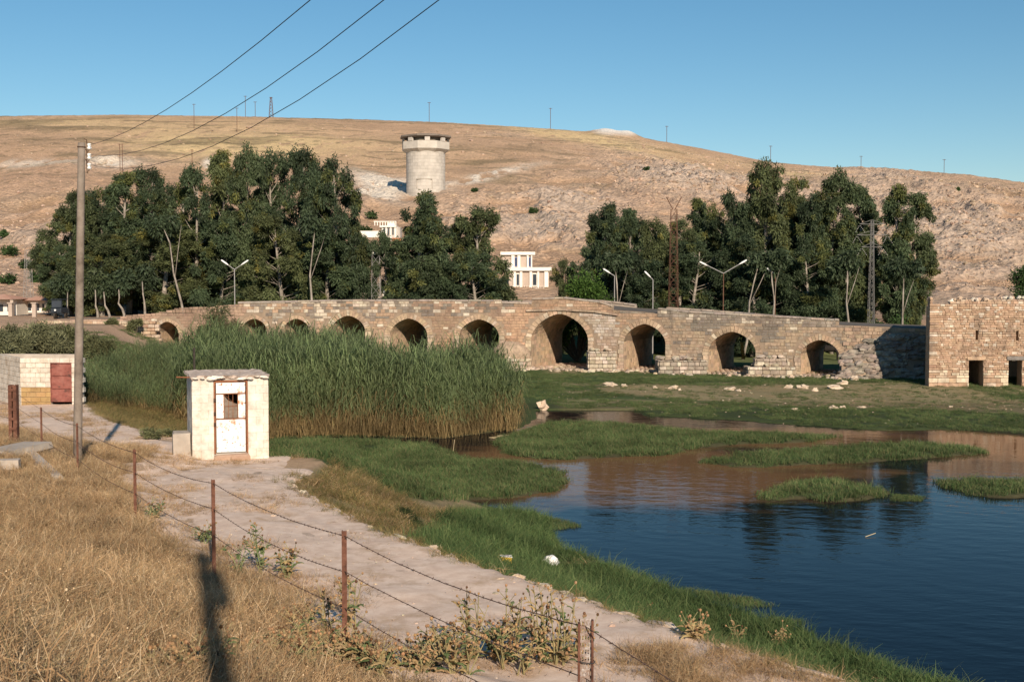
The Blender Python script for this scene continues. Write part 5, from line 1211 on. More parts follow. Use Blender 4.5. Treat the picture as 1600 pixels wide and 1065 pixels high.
for px, yb, yt, w_, Yt, lab, mm in ((14, 560, 496, 62, 72, 'bluish grey tamarisk at the left edge above the hut', M_tam), (62, 560, 506, 66, 74, 'pale grey tamarisk right of the bluish one behind the hut', M_tam), (108, 560, 515, 60, 76, 'greyish bush behind the wooden pole and hut', M_ol), (150, 560, 528, 50, 73, 'low bush right of the wooden pole above the reeds', M_ol), (-20, 560, 500, 60, 70, 'grey tamarisk cut by the left edge', M_tam)): bush('tamarisk_bush', px, yb, yt, w_, Yt, mm, 6500, lab, ln=.35, wd=.05, nc=12, dep=.7, seed=int(px))
for px, yb, yt, w_, Yt, lab in ((174, 516, 503, 14, 97, 'small round bush on the terrace wall'), (212, 515, 494, 18, 97.5, 'green shrub beside the first small arch'), (240, 552, 538, 40, 84, 'low dark scrub on the bare slope')): bush('shrub', px, yb, yt, w_, Yt, M_ol, 1500, lab, nc=5, seed=3)
bush('roadside_bush', 1385, 500, 474, 52, 117, M_dg, 5000, 'dark green bush at the foot of the right pylon', ln=.3, wd=.12, nc=9, dep=.5)
bush('tree_copse', 1610, 440, 398, 60, 160, M_dg, 3000, 'dark bush on the slope cut by the right edge', ln=.4, wd=.15, nc=9)
SCL = ['small dark scrub high on the slope at the left edge', 'dark scrub right beneath the highest one at the left edge', 'scrub halfway down the left slope', 'scrub just left of the pale lattice mast', 'small scrub on the rocky slope right of the dark domed tree', 'dark bush beside the house balustrade', 'large scrub low on the left red slope', 'little bush right of the pale lattice mast', 'dark shrub just behind the retaining wall', 'tiny dark scrub among the grey outcrop right of centre', 'tiny scrub right of the water tower', 'tiny scrub alone on the far right slope']
for k, (px, py, s_) in enumerate([(8, 374, 12), (20, 400, 16), (40, 420, 14), (60, 440, 14), (835, 337, 8), (578, 345, 14), (10, 445, 18), (80, 432, 10), (575, 365, 12), (1010, 268, 6), (740, 300, 6), (1495, 300, 6)]):
    b_ = hill_at(px, py); bush('hill_scrub', 0, 0, 0, 0, 1, M_dg, 500, SCL[k], ln=.6, wd=.3, nc=4, seed=k, at=(b_.x, b_.y, b_.z - .3), size=(s_ * b_.y / FPX, s_ * 1.6 * b_.y / FPX))['group'] = 'scrub bushes scattered on the hill'

# ---- instanced ground cover (geometry nodes; prototypes in unlinked collections)
def strip_tuft(seed, n, h, w_, spread, bend, cols, seg=3, lie=0.0):
    g = random.Random(seed); V = []; F = []; T = []
    for i in range(n):
        a = g.uniform(0, 6.283); r = spread * math.sqrt(g.random()); x, y = r * math.cos(a), r * math.sin(a); hh = h * g.uniform(.45, 1.1); b_ = g.uniform(0, 6.283); be = bend * g.uniform(.2, 1.3) * hh; ww = w_ * g.uniform(.6, 1.2); ang = g.uniform(0, 3.14); dx, dy = math.cos(ang) * ww / 2, math.sin(ang) * ww / 2
        c = np.array(g.choice(cols)) * g.uniform(.75, 1.2); n0 = len(V); L_ = lie * g.random()
        for k in range(seg + 1):
            t = k / seg; q = be * t * t + L_ * hh * t; z = hh * (t - .35 * bend * t * t * t) * (1 - L_ * .7); f = 1 - t * .85
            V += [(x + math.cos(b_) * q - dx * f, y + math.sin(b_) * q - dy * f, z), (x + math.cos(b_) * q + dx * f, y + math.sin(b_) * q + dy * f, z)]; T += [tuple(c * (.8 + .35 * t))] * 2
        for k in range(seg): F.append((n0 + 2 * k, n0 + 2 * k + 1, n0 + 2 * k + 3, n0 + 2 * k + 2))
    return np.array(V), np.array(F), np.array(T)
def tangle(seed, n=85):
    g = random.Random(seed); V = []; F = []; T = []
    for i in range(n):
        a = g.uniform(0, 6.283); r = .26 * math.sqrt(g.random()); p = Vector((r * math.cos(a), r * math.sin(a), 0)); ww = g.uniform(.0035, .0065); c = np.array(g.choice(dc)) * g.uniform(.55, 1.25)
        d = Vector((g.gauss(0, .55), g.gauss(0, .55), 1)).normalized(); L_ = g.uniform(.05, .13); n0 = len(V); ns = 4
        for k in range(ns + 1):
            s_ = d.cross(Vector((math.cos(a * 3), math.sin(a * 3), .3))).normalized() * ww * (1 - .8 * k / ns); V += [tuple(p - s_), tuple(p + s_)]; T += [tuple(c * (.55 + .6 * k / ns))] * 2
            p = p + d * L_; d = (d + Vector((g.gauss(0, .35), g.gauss(0, .35), g.gauss(-.12, .25)))).normalized()
        for k in range(ns): F.append((n0 + 2 * k, n0 + 2 * k + 1, n0 + 2 * k + 3, n0 + 2 * k + 2))
        if g.random() < .35:
            n0 = len(V); q = g.uniform(.0035, .0075); V += [tuple(p + Vector(o) * q) for o in ((-1, 0, 0), (0, -1, -.6), (1, 0, 0), (0, .3, 1.4))]; T += [tuple(c * 1.15)] * 4; F.append((n0, n0 + 1, n0 + 2, n0 + 3))
    return np.array(V), np.array(F), np.array(T)
CLEAR = []
def scatter(name, P, protos, smin, smax, zstretch=(.85, 1.2), seed=0, label=None, **kw):
    for cx_, cy_, cr_ in CLEAR: P = P[(P[:, 0] - cx_) ** 2 + (P[:, 1] - cy_) ** 2 > cr_ ** 2]
    g = np.random.default_rng(seed); n = len(P); me = bpy.data.meshes.new(name + '_points'); me.vertices.add(n); me.vertices.foreach_set('co', np.asarray(P, np.float32).ravel())
    a = me.attributes.new('rot', 'FLOAT_VECTOR', 'POINT'); rr = np.zeros((n, 3), np.float32); rr[:, 2] = g.random(n) * 6.283; rj = kw.get('rotj', .07); rr[:, 0] = g.normal(0, rj, n); rr[:, 1] = g.normal(0, rj, n); a.data.foreach_set('vector', rr.ravel())
    a = me.attributes.new('scl', 'FLOAT_VECTOR', 'POINT'); s_ = (smin + (smax - smin) * g.random(n))[:, None] * np.ones((n, 3)); s_ *= (1 + kw.get('und', 0) * (fbm(P[:, 0] * .35, P[:, 1] * .35, 3, 4) - .5) * 2)[:, None]; s_[:, 2] *= zstretch[0] + (zstretch[1] - zstretch[0]) * g.random(n)
    if 'hs' in kw: s_[:, 2] *= kw.pop('hs')
    a.data.foreach_set('vector', s_.astype(np.float32).ravel()); a = me.attributes.new('idx', 'INT', 'POINT'); a.data.foreach_set('value', g.integers(0, len(protos), n).astype(np.int32))
    pc = bpy.data.collections.new(name + '_kinds')
    for i, pm in enumerate(protos): po = bpy.data.objects.new('%s_kind_%d' % (name, i), pm); pc.objects.link(po)
    o = bpy.data.objects.new(name, me); COL.objects.link(o); o['kind'] = 'stuff'
    ng = bpy.data.node_groups.new(name + '_nodes', 'GeometryNodeTree'); ng.interface.new_socket('Geometry', in_out='INPUT', socket_type='NodeSocketGeometry'); ng.interface.new_socket('Geometry', in_out='OUTPUT', socket_type='NodeSocketGeometry')
    N = ng.nodes; L = ng.links; gi = N.new('NodeGroupInput'); go = N.new('NodeGroupOutput'); ip = N.new('GeometryNodeInstanceOnPoints'); ci = N.new('GeometryNodeCollectionInfo'); ci.inputs['Collection'].default_value = pc; ci.inputs['Separate Children'].default_value = True; ci.inputs['Reset Children'].default_value = True
    def na(nm, dt): q = N.new('GeometryNodeInputNamedAttribute'); q.data_type = dt; q.inputs[0].default_value = nm; return q.outputs[0]
    er = N.new('FunctionNodeEulerToRotation'); L.new(na('rot', 'FLOAT_VECTOR'), er.inputs[0]); L.new(er.outputs[0], ip.inputs['Rotation']); L.new(na('scl', 'FLOAT_VECTOR'), ip.inputs['Scale']); ip.inputs['Pick Instance'].default_value = True; L.new(na('idx', 'INT'), ip.inputs['Instance Index'])
    L.new(gi.outputs[0], ip.inputs['Points']); L.new(ci.outputs[0], ip.inputs['Instance']); L.new(ip.outputs[0], go.inputs[0]); md = o.modifiers.new('cover', 'NODES'); md.node_group = ng
    return tag(o, label, kw.get('cat'))
def sample(n, x0, x1, y0, y1, test, seed=0, dz=-.02):
    g = np.random.default_rng(seed); x = g.uniform(x0, x1, n); y = g.uniform(y0, y1, n); z = hz(x, y); px, py = proj(x, y, np.maximum(z, WATER)); k = test(x, y, z, px, py); return np.stack([x[k], y[k], z[k] + dz], 1)
for q_, r_ in (((788, 886), .4), ((787, 893), .5), ((786, 902), .4), ((860, 886), .32), ((861, 894), .35), ((760, 877), .2), ((45, 712), .5), ((70, 732), .5), ((92, 755), .4), ((20, 712), .8), ((55, 705), .6), ((14, 735), .5), ((14, 745), .4), ((848, 645), .5)): p = on_ground(*q_); CLEAR.append((p.x, p.y, r_))
M_reed = leaf_mat('reed_leaf', (.65, .65, .6), (1.45, 1.42, 1.3), trans=.35, scale=.4); M_dryg = leaf_mat('dry_grass_blade', (.60, .59, .58), (1.34, 1.32, 1.28), trans=.35, scale=.55); M_marsh = leaf_mat('marsh_grass_blade', (.55, .55, .5), (1.35, 1.3, 1.2), trans=.3, scale=.5)
def reed_proto(seed, ns=13, dead=.25):
    g = random.Random(seed); V = []; F = []; T = []
    def strip(pts, w_, c0, c1, side):
        n0 = len(V); n = len(pts)
        for k, p in enumerate(pts):
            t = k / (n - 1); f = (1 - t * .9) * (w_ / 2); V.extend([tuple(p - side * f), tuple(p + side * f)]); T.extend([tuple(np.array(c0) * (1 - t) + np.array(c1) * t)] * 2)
        for k in range(n - 1): F.append((n0 + 2 * k, n0 + 2 * k + 1, n0 + 2 * k + 3, n0 + 2 * k + 2))
    for i in range(ns):
        a = g.uniform(0, 6.283); r = .55 * math.sqrt(g.random()); b = Vector((r * math.cos(a), r * math.sin(a), 0)); h = g.uniform(2.1, 3.3); ln = Vector((g.uniform(-.35, .35), g.uniform(-.35, .35), h)); isd = g.random() < dead; v = g.uniform(.7, 1.25)
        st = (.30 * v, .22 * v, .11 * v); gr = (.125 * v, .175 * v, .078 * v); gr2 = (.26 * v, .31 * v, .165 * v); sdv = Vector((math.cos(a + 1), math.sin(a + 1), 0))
        if isd: h *= .6; ln *= .6
        strip([b, b + ln * .35, b + ln * .7, b + ln], .022, st, st if isd else gr, sdv)
        nl = g.randint(8, 12)
        for k in range(nl):
            t = .16 + .84 * (k + g.random()) / nl; p = b + ln * t; q = g.uniform(0, 6.283); L_ = g.uniform(.45, .8); d = Vector((math.cos(q), math.sin(q), 0)); sd2 = Vector((-d.y, d.x, 0)); dry = isd or t < .30 + .12 * g.random()
            c0, c1 = ((st, (.26 * v, .19 * v, .10 * v)) if dry else (gr, gr2)); dr = g.uniform(.25, .9) if not dry else 1.2
            strip([p, p + d * L_ * .35 + Vector((0, 0, L_ * .45)), p + d * L_ * .7 + Vector((0, 0, L_ * (.62 - .3 * dr))), p + d * L_ + Vector((0, 0, L_ * (.55 - .8 * dr)))], .036, c0, c1, sd2)
    return npmesh('reed_clump', np.array(V), np.array(F), M_reed, np.array(T))
RP = [reed_proto(s) for s in range(5)]
rt = lambda x, y, z, px, py: inpoly(px + (vnoise(x * .6, y * .6, 3) - .5) * 14, py + (vnoise(x * .8, y * .8, 9) - .5) * 5, [(300, 600), (300, 668), (400, 686), (440, 681), (560, 680), (690, 683), (760, 676), (822, 670), (850, 655), (866, 640), (850, 618), (808, 594), (740, 580), (640, 577), (560, 574), (420, 566), (330, 556)]) & (x < 9) & inpoly(px, py - 3.9 * FPX / y, [(290, 700), (290, 520), (400, 522), (470, 520), (560, 527), (620, 541), (680, 535), (750, 532), (810, 550), (850, 585), (872, 640), (872, 700)])
P = sample(90000, -26, 8, 56, 90, rt, 1)
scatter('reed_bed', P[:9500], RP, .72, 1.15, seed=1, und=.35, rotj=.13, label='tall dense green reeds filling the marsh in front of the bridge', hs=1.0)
rt2 = lambda x, y, z, px, py: inpoly(px, py, [(100, 612), (138, 632), (200, 645), (285, 655), (310, 650), (320, 575), (290, 560), (250, 556), (200, 572), (150, 590)])
P = sample(9000, -30, -8, 40, 92, rt2, 2); scatter('reed_fringe', P[:2600], RP, .26, .5, seed=2, label='shorter reeds and rushes between the red door hut and the whitewashed shed')

gc = [(.068, .125, .046), (.088, .15, .056), (.112, .17, .066), (.14, .182, .075), (.18, .18, .09)]
GP = [npmesh('grass_tuft', *[a for a in strip_tuft(s, 52, .21, .017, .26, .7, gc, 2)][:2], M_marsh, strip_tuft(s, 52, .21, .017, .26, .7, gc, 2)[2]) for s in range(5)]
wob = lambda x, y, s=3: (fbm(x * .9, y * .9, 3, s) - .5)
def intest(polys, thin=None, wx=14, wy=3, tip=.13):
    def f(x, y, z, px, py):
        w1 = wob(x, y, 3); w2 = wob(x + 40, y, 6); r = np.zeros(px.shape, bool)
        for P_ in polys: r |= inpoly(px + w1 * wx, py + w2 * wy, P_) & inpoly(px, py - tip * FPX / y, P_)
        if thin is not None: r &= (fbm(x * .5, y * .5, 3, 77) > thin)
        return r & (z < -3.9)
    return f
P1 = sample(60000, -14, 20, 34, 72, intest([MAT_A, MAT_C]), 3); P1[:, 2] = np.maximum(P1[:, 2], WATER - .03)
P2 = sample(30000, 2, 46, 38, 66, intest([MAT_E, MAT_F, MAT_G]), 4); P2[:, 2] = np.maximum(P2[:, 2], WATER - .03)
def lumpy(P): return P[fbm(P[:, 0] * 2.2, P[:, 1] * 2.2, 3, 5) > .40]
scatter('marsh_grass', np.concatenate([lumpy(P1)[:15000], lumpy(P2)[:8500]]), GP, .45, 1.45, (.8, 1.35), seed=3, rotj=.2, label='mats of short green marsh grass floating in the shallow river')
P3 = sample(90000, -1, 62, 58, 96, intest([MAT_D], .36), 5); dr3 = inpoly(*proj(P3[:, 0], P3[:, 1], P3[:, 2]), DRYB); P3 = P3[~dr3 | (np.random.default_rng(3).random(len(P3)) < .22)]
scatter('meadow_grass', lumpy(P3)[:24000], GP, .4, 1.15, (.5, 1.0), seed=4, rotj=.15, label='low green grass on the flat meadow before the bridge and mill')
gb = strip_tuft
BP = [npmesh('bank_tuft', *strip_tuft(60 + s, 60, .42, .018, .30, .7, gc[:4], 3)[:2], M_marsh, strip_tuft(60 + s, 60, .42, .018, .30, .7, gc[:4], 3)[2]) for s in range(5)]
P4 = sample(60000, -3, 22, 10, 42, intest([MAT_B], None, 20, 12, .2), 6); P4 = P4[edist(P4[:, 0], P4[:, 1]) > .35]; P4[:, 2] = np.maximum(P4[:, 2], WATER - .03)
scatter('bank_grass', lumpy(P4)[:9500], BP, .45, 1.3, seed=5, rotj=.25, label='thick green grass along the near bank between the track and the water')
wisp = [[(1395, 772), (1440, 775), (1440, 783), (1395, 782)], [(1060, 918), (1180, 935), (1210, 948), (1150, 945), (1080, 930)], [(1210, 968), (1250, 966), (1250, 974), (1212, 974)], [(840, 805), (880, 812), (905, 822), (860, 828)]]
P5 = sample(60000, 0, 22, 22, 50, lambda x, y, z, px, py: np.any([inpoly(px, py, q) for q in wisp], axis=0), 7); P5[:, 2] = WATER - .04
scatter('water_weed', P5[:260], GP, .5, .8, seed=6, label='sparse wisps of green weed sticking out of the open water')
ga, gb_ = on_ground(622, 798), on_ground(704, 866); g7 = np.random.default_rng(70); tt7 = g7.random(420); P7 = np.array([[ga.x + (gb_.x - ga.x) * t + n * (.12 + .3 * t), ga.y + (gb_.y - ga.y) * t + m_ * .25, 0] for t, n, m_ in zip(tt7, g7.normal(0, .5, 420), g7.normal(0, .5, 420))]); P7[:, 2] = hz(P7[:, 0], P7[:, 1]) - .03
scatter('gully_weed', P7, [npmesh('gully_tuft', *(lambda q: (q[0], q[1], M_marsh, q[2] * .45))(strip_tuft(90 + s, 40, .22, .018, .2, .8, gc, 2))) for s in range(3)], .6, 1.1, seed=71, label='dark line of weeds in a gully running down the bank from the track')
# dry and mixed bank vegetation
dc = [(.56, .38, .21), (.64, .46, .27), (.48, .31, .165), (.74, .58, .38), (.36, .23, .125), (.42, .33, .18)]
DP = [npmesh('dry_tuft', *(lambda q: (q[0], q[1], M_dryg, q[2]))(tangle(100 + s))) for s in range(6)]
DS = [npmesh('dry_short_tuft', *strip_tuft(130 + s, 40, .26, .010, .25, .9, dc, 2, .9)[:2], M_dryg, strip_tuft(130 + s, 40, .26, .010, .25, .9, dc, 2, .9)[2]) for s in range(4)]
oc = [(.30, .22, .09), (.22, .20, .08), (.15, .17, .06), (.38, .28, .13)]
OP = [npmesh('olive_tuft', *strip_tuft(150 + s, 44, .36, .014, .28, .9, oc, 3, .6)[:2], M_dryg, strip_tuft(150 + s, 44, .36, .014, .28, .9, oc, 3, .6)[2]) for s in range(4)]
TRK = [(250, 745), (330, 795), (430, 850), (520, 915), (575, 965), (640, 1000), (700, 1060), (735, 1200), (1500, 1300), (1290, 1065), (1000, 950), (600, 830), (417, 728), (268, 690), (215, 690)]
def dtest(x, y, z, px, py):
    d = edist(x, y); edge_ = 3.9 + 1.4 * (fbm(x * .35, y * .35, 3, 12) - .5); k = (d < -edge_) & (d > -16)
    bare = inpoly(px, py, [(330, 1010), (420, 975), (560, 940), (640, 1000), (700, 1065), (640, 1100), (470, 1060), (420, 1010)]); bare |= inpoly(px, py, [(270, 1065), (100, 1065), (230, 1010), (330, 985), (350, 1030)]) & (fbm(x, y, 2, 5) > .5)
    tpx, tpy = proj(x, y, z + .42); k &= ~(inpoly(tpx, tpy, TRK) | inpoly(px, py, TRK)) | ((fbm(x * 1.5, y * 1.5, 3, 44) > .66) & (hsh(np.floor(x * 9), np.floor(y * 9), 5) > .6))
    return k & (~bare | (fbm(x * 2, y * 2, 2, 9) > .62)) & (fbm(x * .9, y * .9, 3, 31) > .30)
P = sample(90000, -22, 5, 4, 40, dtest, 8, -.03); nr_ = P[:, 1] < 20
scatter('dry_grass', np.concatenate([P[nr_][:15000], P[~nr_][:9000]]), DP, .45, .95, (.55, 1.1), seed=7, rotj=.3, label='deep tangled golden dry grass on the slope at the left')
P = sample(70000, -22, 9, 5, 60, lambda x, y, z, px, py: (edist(x, y) < -.1) & (edist(x, y) > -5.5) & (fbm(x * .8, y * .8, 4, 61) > np.where(edist(x, y) < -3.2, .40, .575)) & ((px > 620) | (edist(x, y) < -.5)) , 9, -.02)
scatter('track_grass', P[:9500], DS, .4, .85, seed=8, rotj=.3, label='sparse dry grass growing on and beside the dusty track')
P = sample(40000, 0, 9, 6, 16, lambda x, y, z, px, py: (edist(x, y) < -.1) & (px > 960) & (py > 1010 + (px - 960) * .04) & (fbm(x * 1.1, y * 1.1, 3, 66) > .4), 19, -.02)
scatter('verge_grass', P[:1100], DP, .3, .6, seed=18, label='dry straw tufts at the track edge in the bottom right foreground')
bdry = [[(420, 735), (470, 700), (560, 742), (640, 790), (720, 800), (700, 830), (760, 880), (700, 862), (600, 826), (520, 785)], [(417, 690), (470, 700), (520, 740), (430, 745)], [(420, 735), (480, 720), (560, 760), (640, 800), (720, 840), (700, 862), (600, 826), (510, 785)]]
P = sample(50000, -16, 4, 18, 48, lambda x, y, z, px, py: (edist(x, y) > .15) & np.any([inpoly(px + wob(x, y) * 30, py + wob(x + 9, y) * 14, q) for q in bdry], axis=0) & (fbm(x * .8, y * .8, 3, 15) > .28), 10, -.02)
scatter('bank_scrub', P[:7000], OP + DS, .5, 1.05, seed=9, label='olive and straw coloured scrub on the bank below the whitewashed shed')
P = sample(60000, -24, -6, 34, 62, lambda x, y, z, px, py: (edist(x, y) > .3) & (edist(x, y) < 6) & (py < 700) & (px < 300) & (px > 120) & (fbm(x * .5, y * .5, 3, 16) > .25), 11, -.02)
scatter('bank_scrub', P[:5200], OP, .7, 1.3, seed=10, label='dry brownish scrub on the bank between the hut and the shed')
P = sample(60000, -40, -4, 60, 100, lambda x, y, z, px, py: (edist(x, y) > -14) & (py > 515) & (py < 600) & (px < 330) & (fbm(x * .16, y * .3, 4, 71) > .49), 12, -.02)
scatter('slope_grass', P[:3000], GP, .6, 1.2, (.7, 1.2), seed=11, label='patches of low green growth on the bare slope before the terrace wall')
P = sample(20000, 2, 40, 60, 92, lambda x, y, z, px, py: inpoly(px, py, DRYB) & (fbm(x * .4, y * .8, 3, 75) > .5), 13, -.02)
scatter('meadow_straw', P[:2500], DS, .5, .8, (.3, .6), seed=12, label='dry trampled straw on the meadow strip')

# the brown straw tuft beside the white bag
r = on_ground(905, 893); m = strip_tuft(500, 190, .55, .012, .32, .9, dc, 3, .5); o = link('straw_clump', npmesh('straw_clump', m[0], m[1], M_dryg, m[2]), label='pale brown straw clump right of the white bag', cat='grass clump'); o.location = r

# ---- thistles
M_thl = leaf_mat('thistle_leaf', (.8, .8, .8), (1.15, 1.15, 1.1), trans=.25); M_thh = mat('thistle_head', [(.18, .10, .05), (.34, .20, .10), (.46, .31, .17)], 40, 4, .9, 0, tint=True)
def thistle(px, py, hpx, spread, label, green=.5, seed=0, group=None, depth=None):
    g = random.Random(seed); b = on_ground(px, py) if depth is None else Vector((X(px, depth), depth, H(X(px, depth), depth))); h = hpx / FPX * b.y; r = empty('thistle', b, label=label, cat='thistle'); 
    if group: r['group'] = group
    st = MB(); lf = MB(); heads = []; sc = (.30, .26, .13) if green < .5 else (.20, .24, .11)
    st.c = sc
    def leafy(p, d, L_, c):
        lf.c = c; s_ = d.cross(Vector((0, 0, 1))); s_ = s_.normalized() if s_.length > 1e-3 else Vector((1, 0, 0)); up = Vector((0, 0, 1)); n = 5; pts = []
        for k in range(n + 1):
            t = k / n; w_ = L_ * .20 * math.sin(math.pi * (.12 + .83 * t)) * (1.25 if k % 2 else .55); q = p + d * L_ * t + up * (L_ * .25 * math.sin(t * 2.6) - L_ * .25 * t); pts.append((q - s_ * w_, q + up * .01, q + s_ * w_))
        vs = [v for t3 in pts for v in t3]; fs = []
        for k in range(n): a = k * 3; fs += [(a, a + 1, a + 4, a + 3), (a + 1, a + 2, a + 5, a + 4)]
        lf.add(vs, fs)
    ns = g.randint(4, 7)
    for s_ in range(ns):
        a = g.uniform(0, 6.28); p = Vector((g.uniform(-.06, .06), g.uniform(-.06, .06), -.03)); top = Vector((math.cos(a) * spread * g.uniform(.2, 1), math.sin(a) * spread * g.uniform(.2, 1), h * g.uniform(.65, 1.0))); mid = p.lerp(top, .5) + Vector((g.uniform(-.05, .05), g.uniform(-.05, .05), h * .05)); st.tube([p, mid, top], [.009, .007, .004], 4); heads.append(top)
        for k in range(g.randint(5, 9)):
            t = g.uniform(.08, .95); q = p.lerp(mid, t * 2) if t < .5 else mid.lerp(top, t * 2 - 1); ba = g.uniform(0, 6.28); d = Vector((math.cos(ba), math.sin(ba), g.uniform(.1, .6))).normalized(); gr = g.random() < green * (1.1 - t * .4)
            c = jc((.13, .17, .075) if gr else (.42, .30, .155), .25); leafy(q, d, g.uniform(.10, .22) * (1.2 - t * .6), c)
            if g.random() < .5: e = q + d * g.uniform(.08, .22) + Vector((0, 0, g.uniform(.04, .14))); st.tube([q, e], [.005, .003], 4); heads.append(e)
    st.build('stem', mat('thistle_stem', [(.8, .8, .8), (1.1, 1.1, 1.1)], 10, 3, tint=True), r); lf.build('leaves', M_thl, r, kind='stuff')
    for hd in heads:
        m = MB(); m.c = jc((1, 1, 1) if g.random() < .8 else (.35, .3, .28), .2); k = g.uniform(.011, .019); m.lathe([(k * .4, -k), (k * .95, -k * .3), (k, k * .3), (k * .55, k)], 7, hd)
        for q in range(9): a = g.uniform(0, 6.28); e = Vector((math.cos(a), math.sin(a), g.uniform(-.1, 1.3))).normalized() * k * 2.0; s_ = Vector((-math.sin(a), math.cos(a), 0)) * k * .16; m.add([hd + s_, hd - s_, hd + e], [(0, 1, 2)])
        m.build('flower_head', M_thh, r)
    return r
thistle(408, 896, 92, .42, 'large green spiny thistle on the track edge between two fence posts', .8, 1); thistle(372, 905, 60, .3, 'smaller green thistle left of the large one by the fence', .75, 2)
thistle(452, 905, 50, .25, 'low half dry thistle right of the large green one', .5, 12); thistle(548, 985, 100, .25, 'thin thistle just right of the middle fence post', .35, 3); thistle(515, 1000, 75, .3, 'bushy dry thistle behind the foot of the middle fence post', .4, 4); thistle(478, 1008, 60, .25, 'dry thistle left of the middle fence post', .4, 14); thistle(318, 850, 26, .2, 'small grey green thistle left of the second fence post', .8, 15); thistle(240, 812, 26, .2, 'small plant at the foot of the third fence post', .7, 16)
dd = random.Random(5); n = 0
for k in range(17):
    px = 655 + k * 15 + dd.uniform(-14, 14); thistle(px, dd.uniform(1030, 1064), dd.choice((60, 85, 110, 140)) * dd.uniform(.85, 1.1) * (1 if 730 < px < 900 else .7), .24, 'dry brown headed thistle in the bottom clump left of the perforated post', .35, 20 + k, 'dry thistles left of the perforated post')
for k in range(15):
    px = 265 + k * 26 + dd.uniform(-8, 8); thistle(px, dd.uniform(1040, 1064), dd.uniform(35, 70), .2, ['bottom edge dry thistle %s' % q for q in ('farthest left, beside the long shadow', 'touching the long shadow', 'just right of the long shadow', 'second right of the long shadow', 'third right of the long shadow', 'below the large green thistle', 'below and right of the large green thistle', 'first left of the post foot', 'second left of the post foot', 'straight below the middle post', 'first right of the middle post', 'second right of the middle post', 'third right of the middle post', 'fourth right of the middle post', 'last one before the dense clump')][k], .3, 50 + k, 'dry thistles along the bottom edge')
for k, (px, py, hh) in enumerate([(1003, 968, 18), (1085, 1000, 30), (1150, 1012, 40), (1215, 1022, 40)]): thistle(px, py, hh, .15, ['small pale weed on the track edge right of the perforated post', 'dry weed at the broken kerb', 'dry weed sprouting from the kerb, second from the left', 'tall dry weed at the kerb nearest the bottom right'][k], .1, 80 + k)
WEEDL = ['dusty weed %s' % q for q in ('farthest from the shed on the track side', 'at the corner of the concrete plinth', 'in front of the concrete plinth', 'between track and plinth, low and round')] + ['low weed %s' % q for q in ('at the left front corner of the shed', 'under the left half of the shed front', 'just left of the shed door step', 'against the wall left of the door', 'spreading onto the track before the shed')]
for k in range(9):
    P_ = on_ground(rnd.uniform(230, 290), rnd.uniform(665, 690)) if k < 4 else on_ground(rnd.uniform(300, 345), rnd.uniform(704, 722)); bush('weed', 0, 0, 0, 1, P_.y, M_ol, 420, WEEDL[k], ln=.09, wd=.04, nc=5, seed=k, at=(P_.x, P_.y, P_.z - .02), size=(rnd.uniform(.16, .3), rnd.uniform(.5, .8)))['group'] = 'weeds round the shed'

# ------------------------------------------------------------------ fence
M_post = mat('rusted_iron', [(.06, .032, .024), (.14, .062, .04), (.22, .11, .075)], 7, 8, .9, .4, 60, obj=True)
def apost(x, y, top_px, label, w_=.045, lean=0):
    zb_ = H(x, y) - .1; zt_ = Zy(top_px, y); p = empty('fence_post', (x, y, zb_), label=label, cat='fence post', group='angle iron posts of the barbed wire fence'); p.rotation_euler = (lean, 0, rnd.uniform(-.3, .3)); h = zt_ - zb_; m = MB(); m.box((0, 0, h / 2), (w_, .008, h)); m.box((-w_ / 2 + .004, w_ / 2 + .004, h / 2), (.008, w_, h)); m.build('angle_bar', M_post, p)
    for k in range(4): m = MB(); zz = h - .06 - k * .3; m.tube([(-.012 + .024 * (k % 2), -.009, zz - .006), (-.012 + .024 * (k % 2), -.009, zz + .006)], .004, 6); m.build('wire_hole', MATS['dark_iron'], p)
    return Vector((x, y, zt_))
FP = [(535.5, 12.4, 829, 'nearest thin rusty fence post, in the middle of the track foreground', .052), (330, 17.3, 749, 'second rusty fence post, left of the large green thistle', .052), (207, 22.0, 702, 'third rusty fence post, standing in the dry grass', .055), (117.5, 27.2, 661, 'thin fence post just in front of the wooden pole', .05), (61.5, 31.5, 636, 'farthest thin fence post, between wooden pole and double post', .05)]
tops = []
for px, yy, tp, lab, w_ in FP: tops.append(apost(X(px, yy), yy, tp, lab, w_))
# double channel post
yy = 31.8; xx = X(18.5, yy); zb_ = H(xx, yy) - .1; zt_ = Zy(601, yy); h = zt_ - zb_
dp = empty('steel_channel_post', (xx, yy, zb_), label='thick rusty double channel post at the left edge by the concrete kerb', cat='post')
for s_ in (-1, 1):
    m = MB(); m.box((s_ * .10, 0, h / 2), (.02, .16, h)); m.box((s_ * .06, -.08, h / 2), (.09, .012, h)); m.box((s_ * .06, .08, h / 2), (.09, .012, h)); m.build('channel', M_post, dp)
m = MB()
for k in range(7): m.box((0, -.095, h * (k + .5) / 7), (.2, .01, .07))
m.build('batten', M_post, dp)
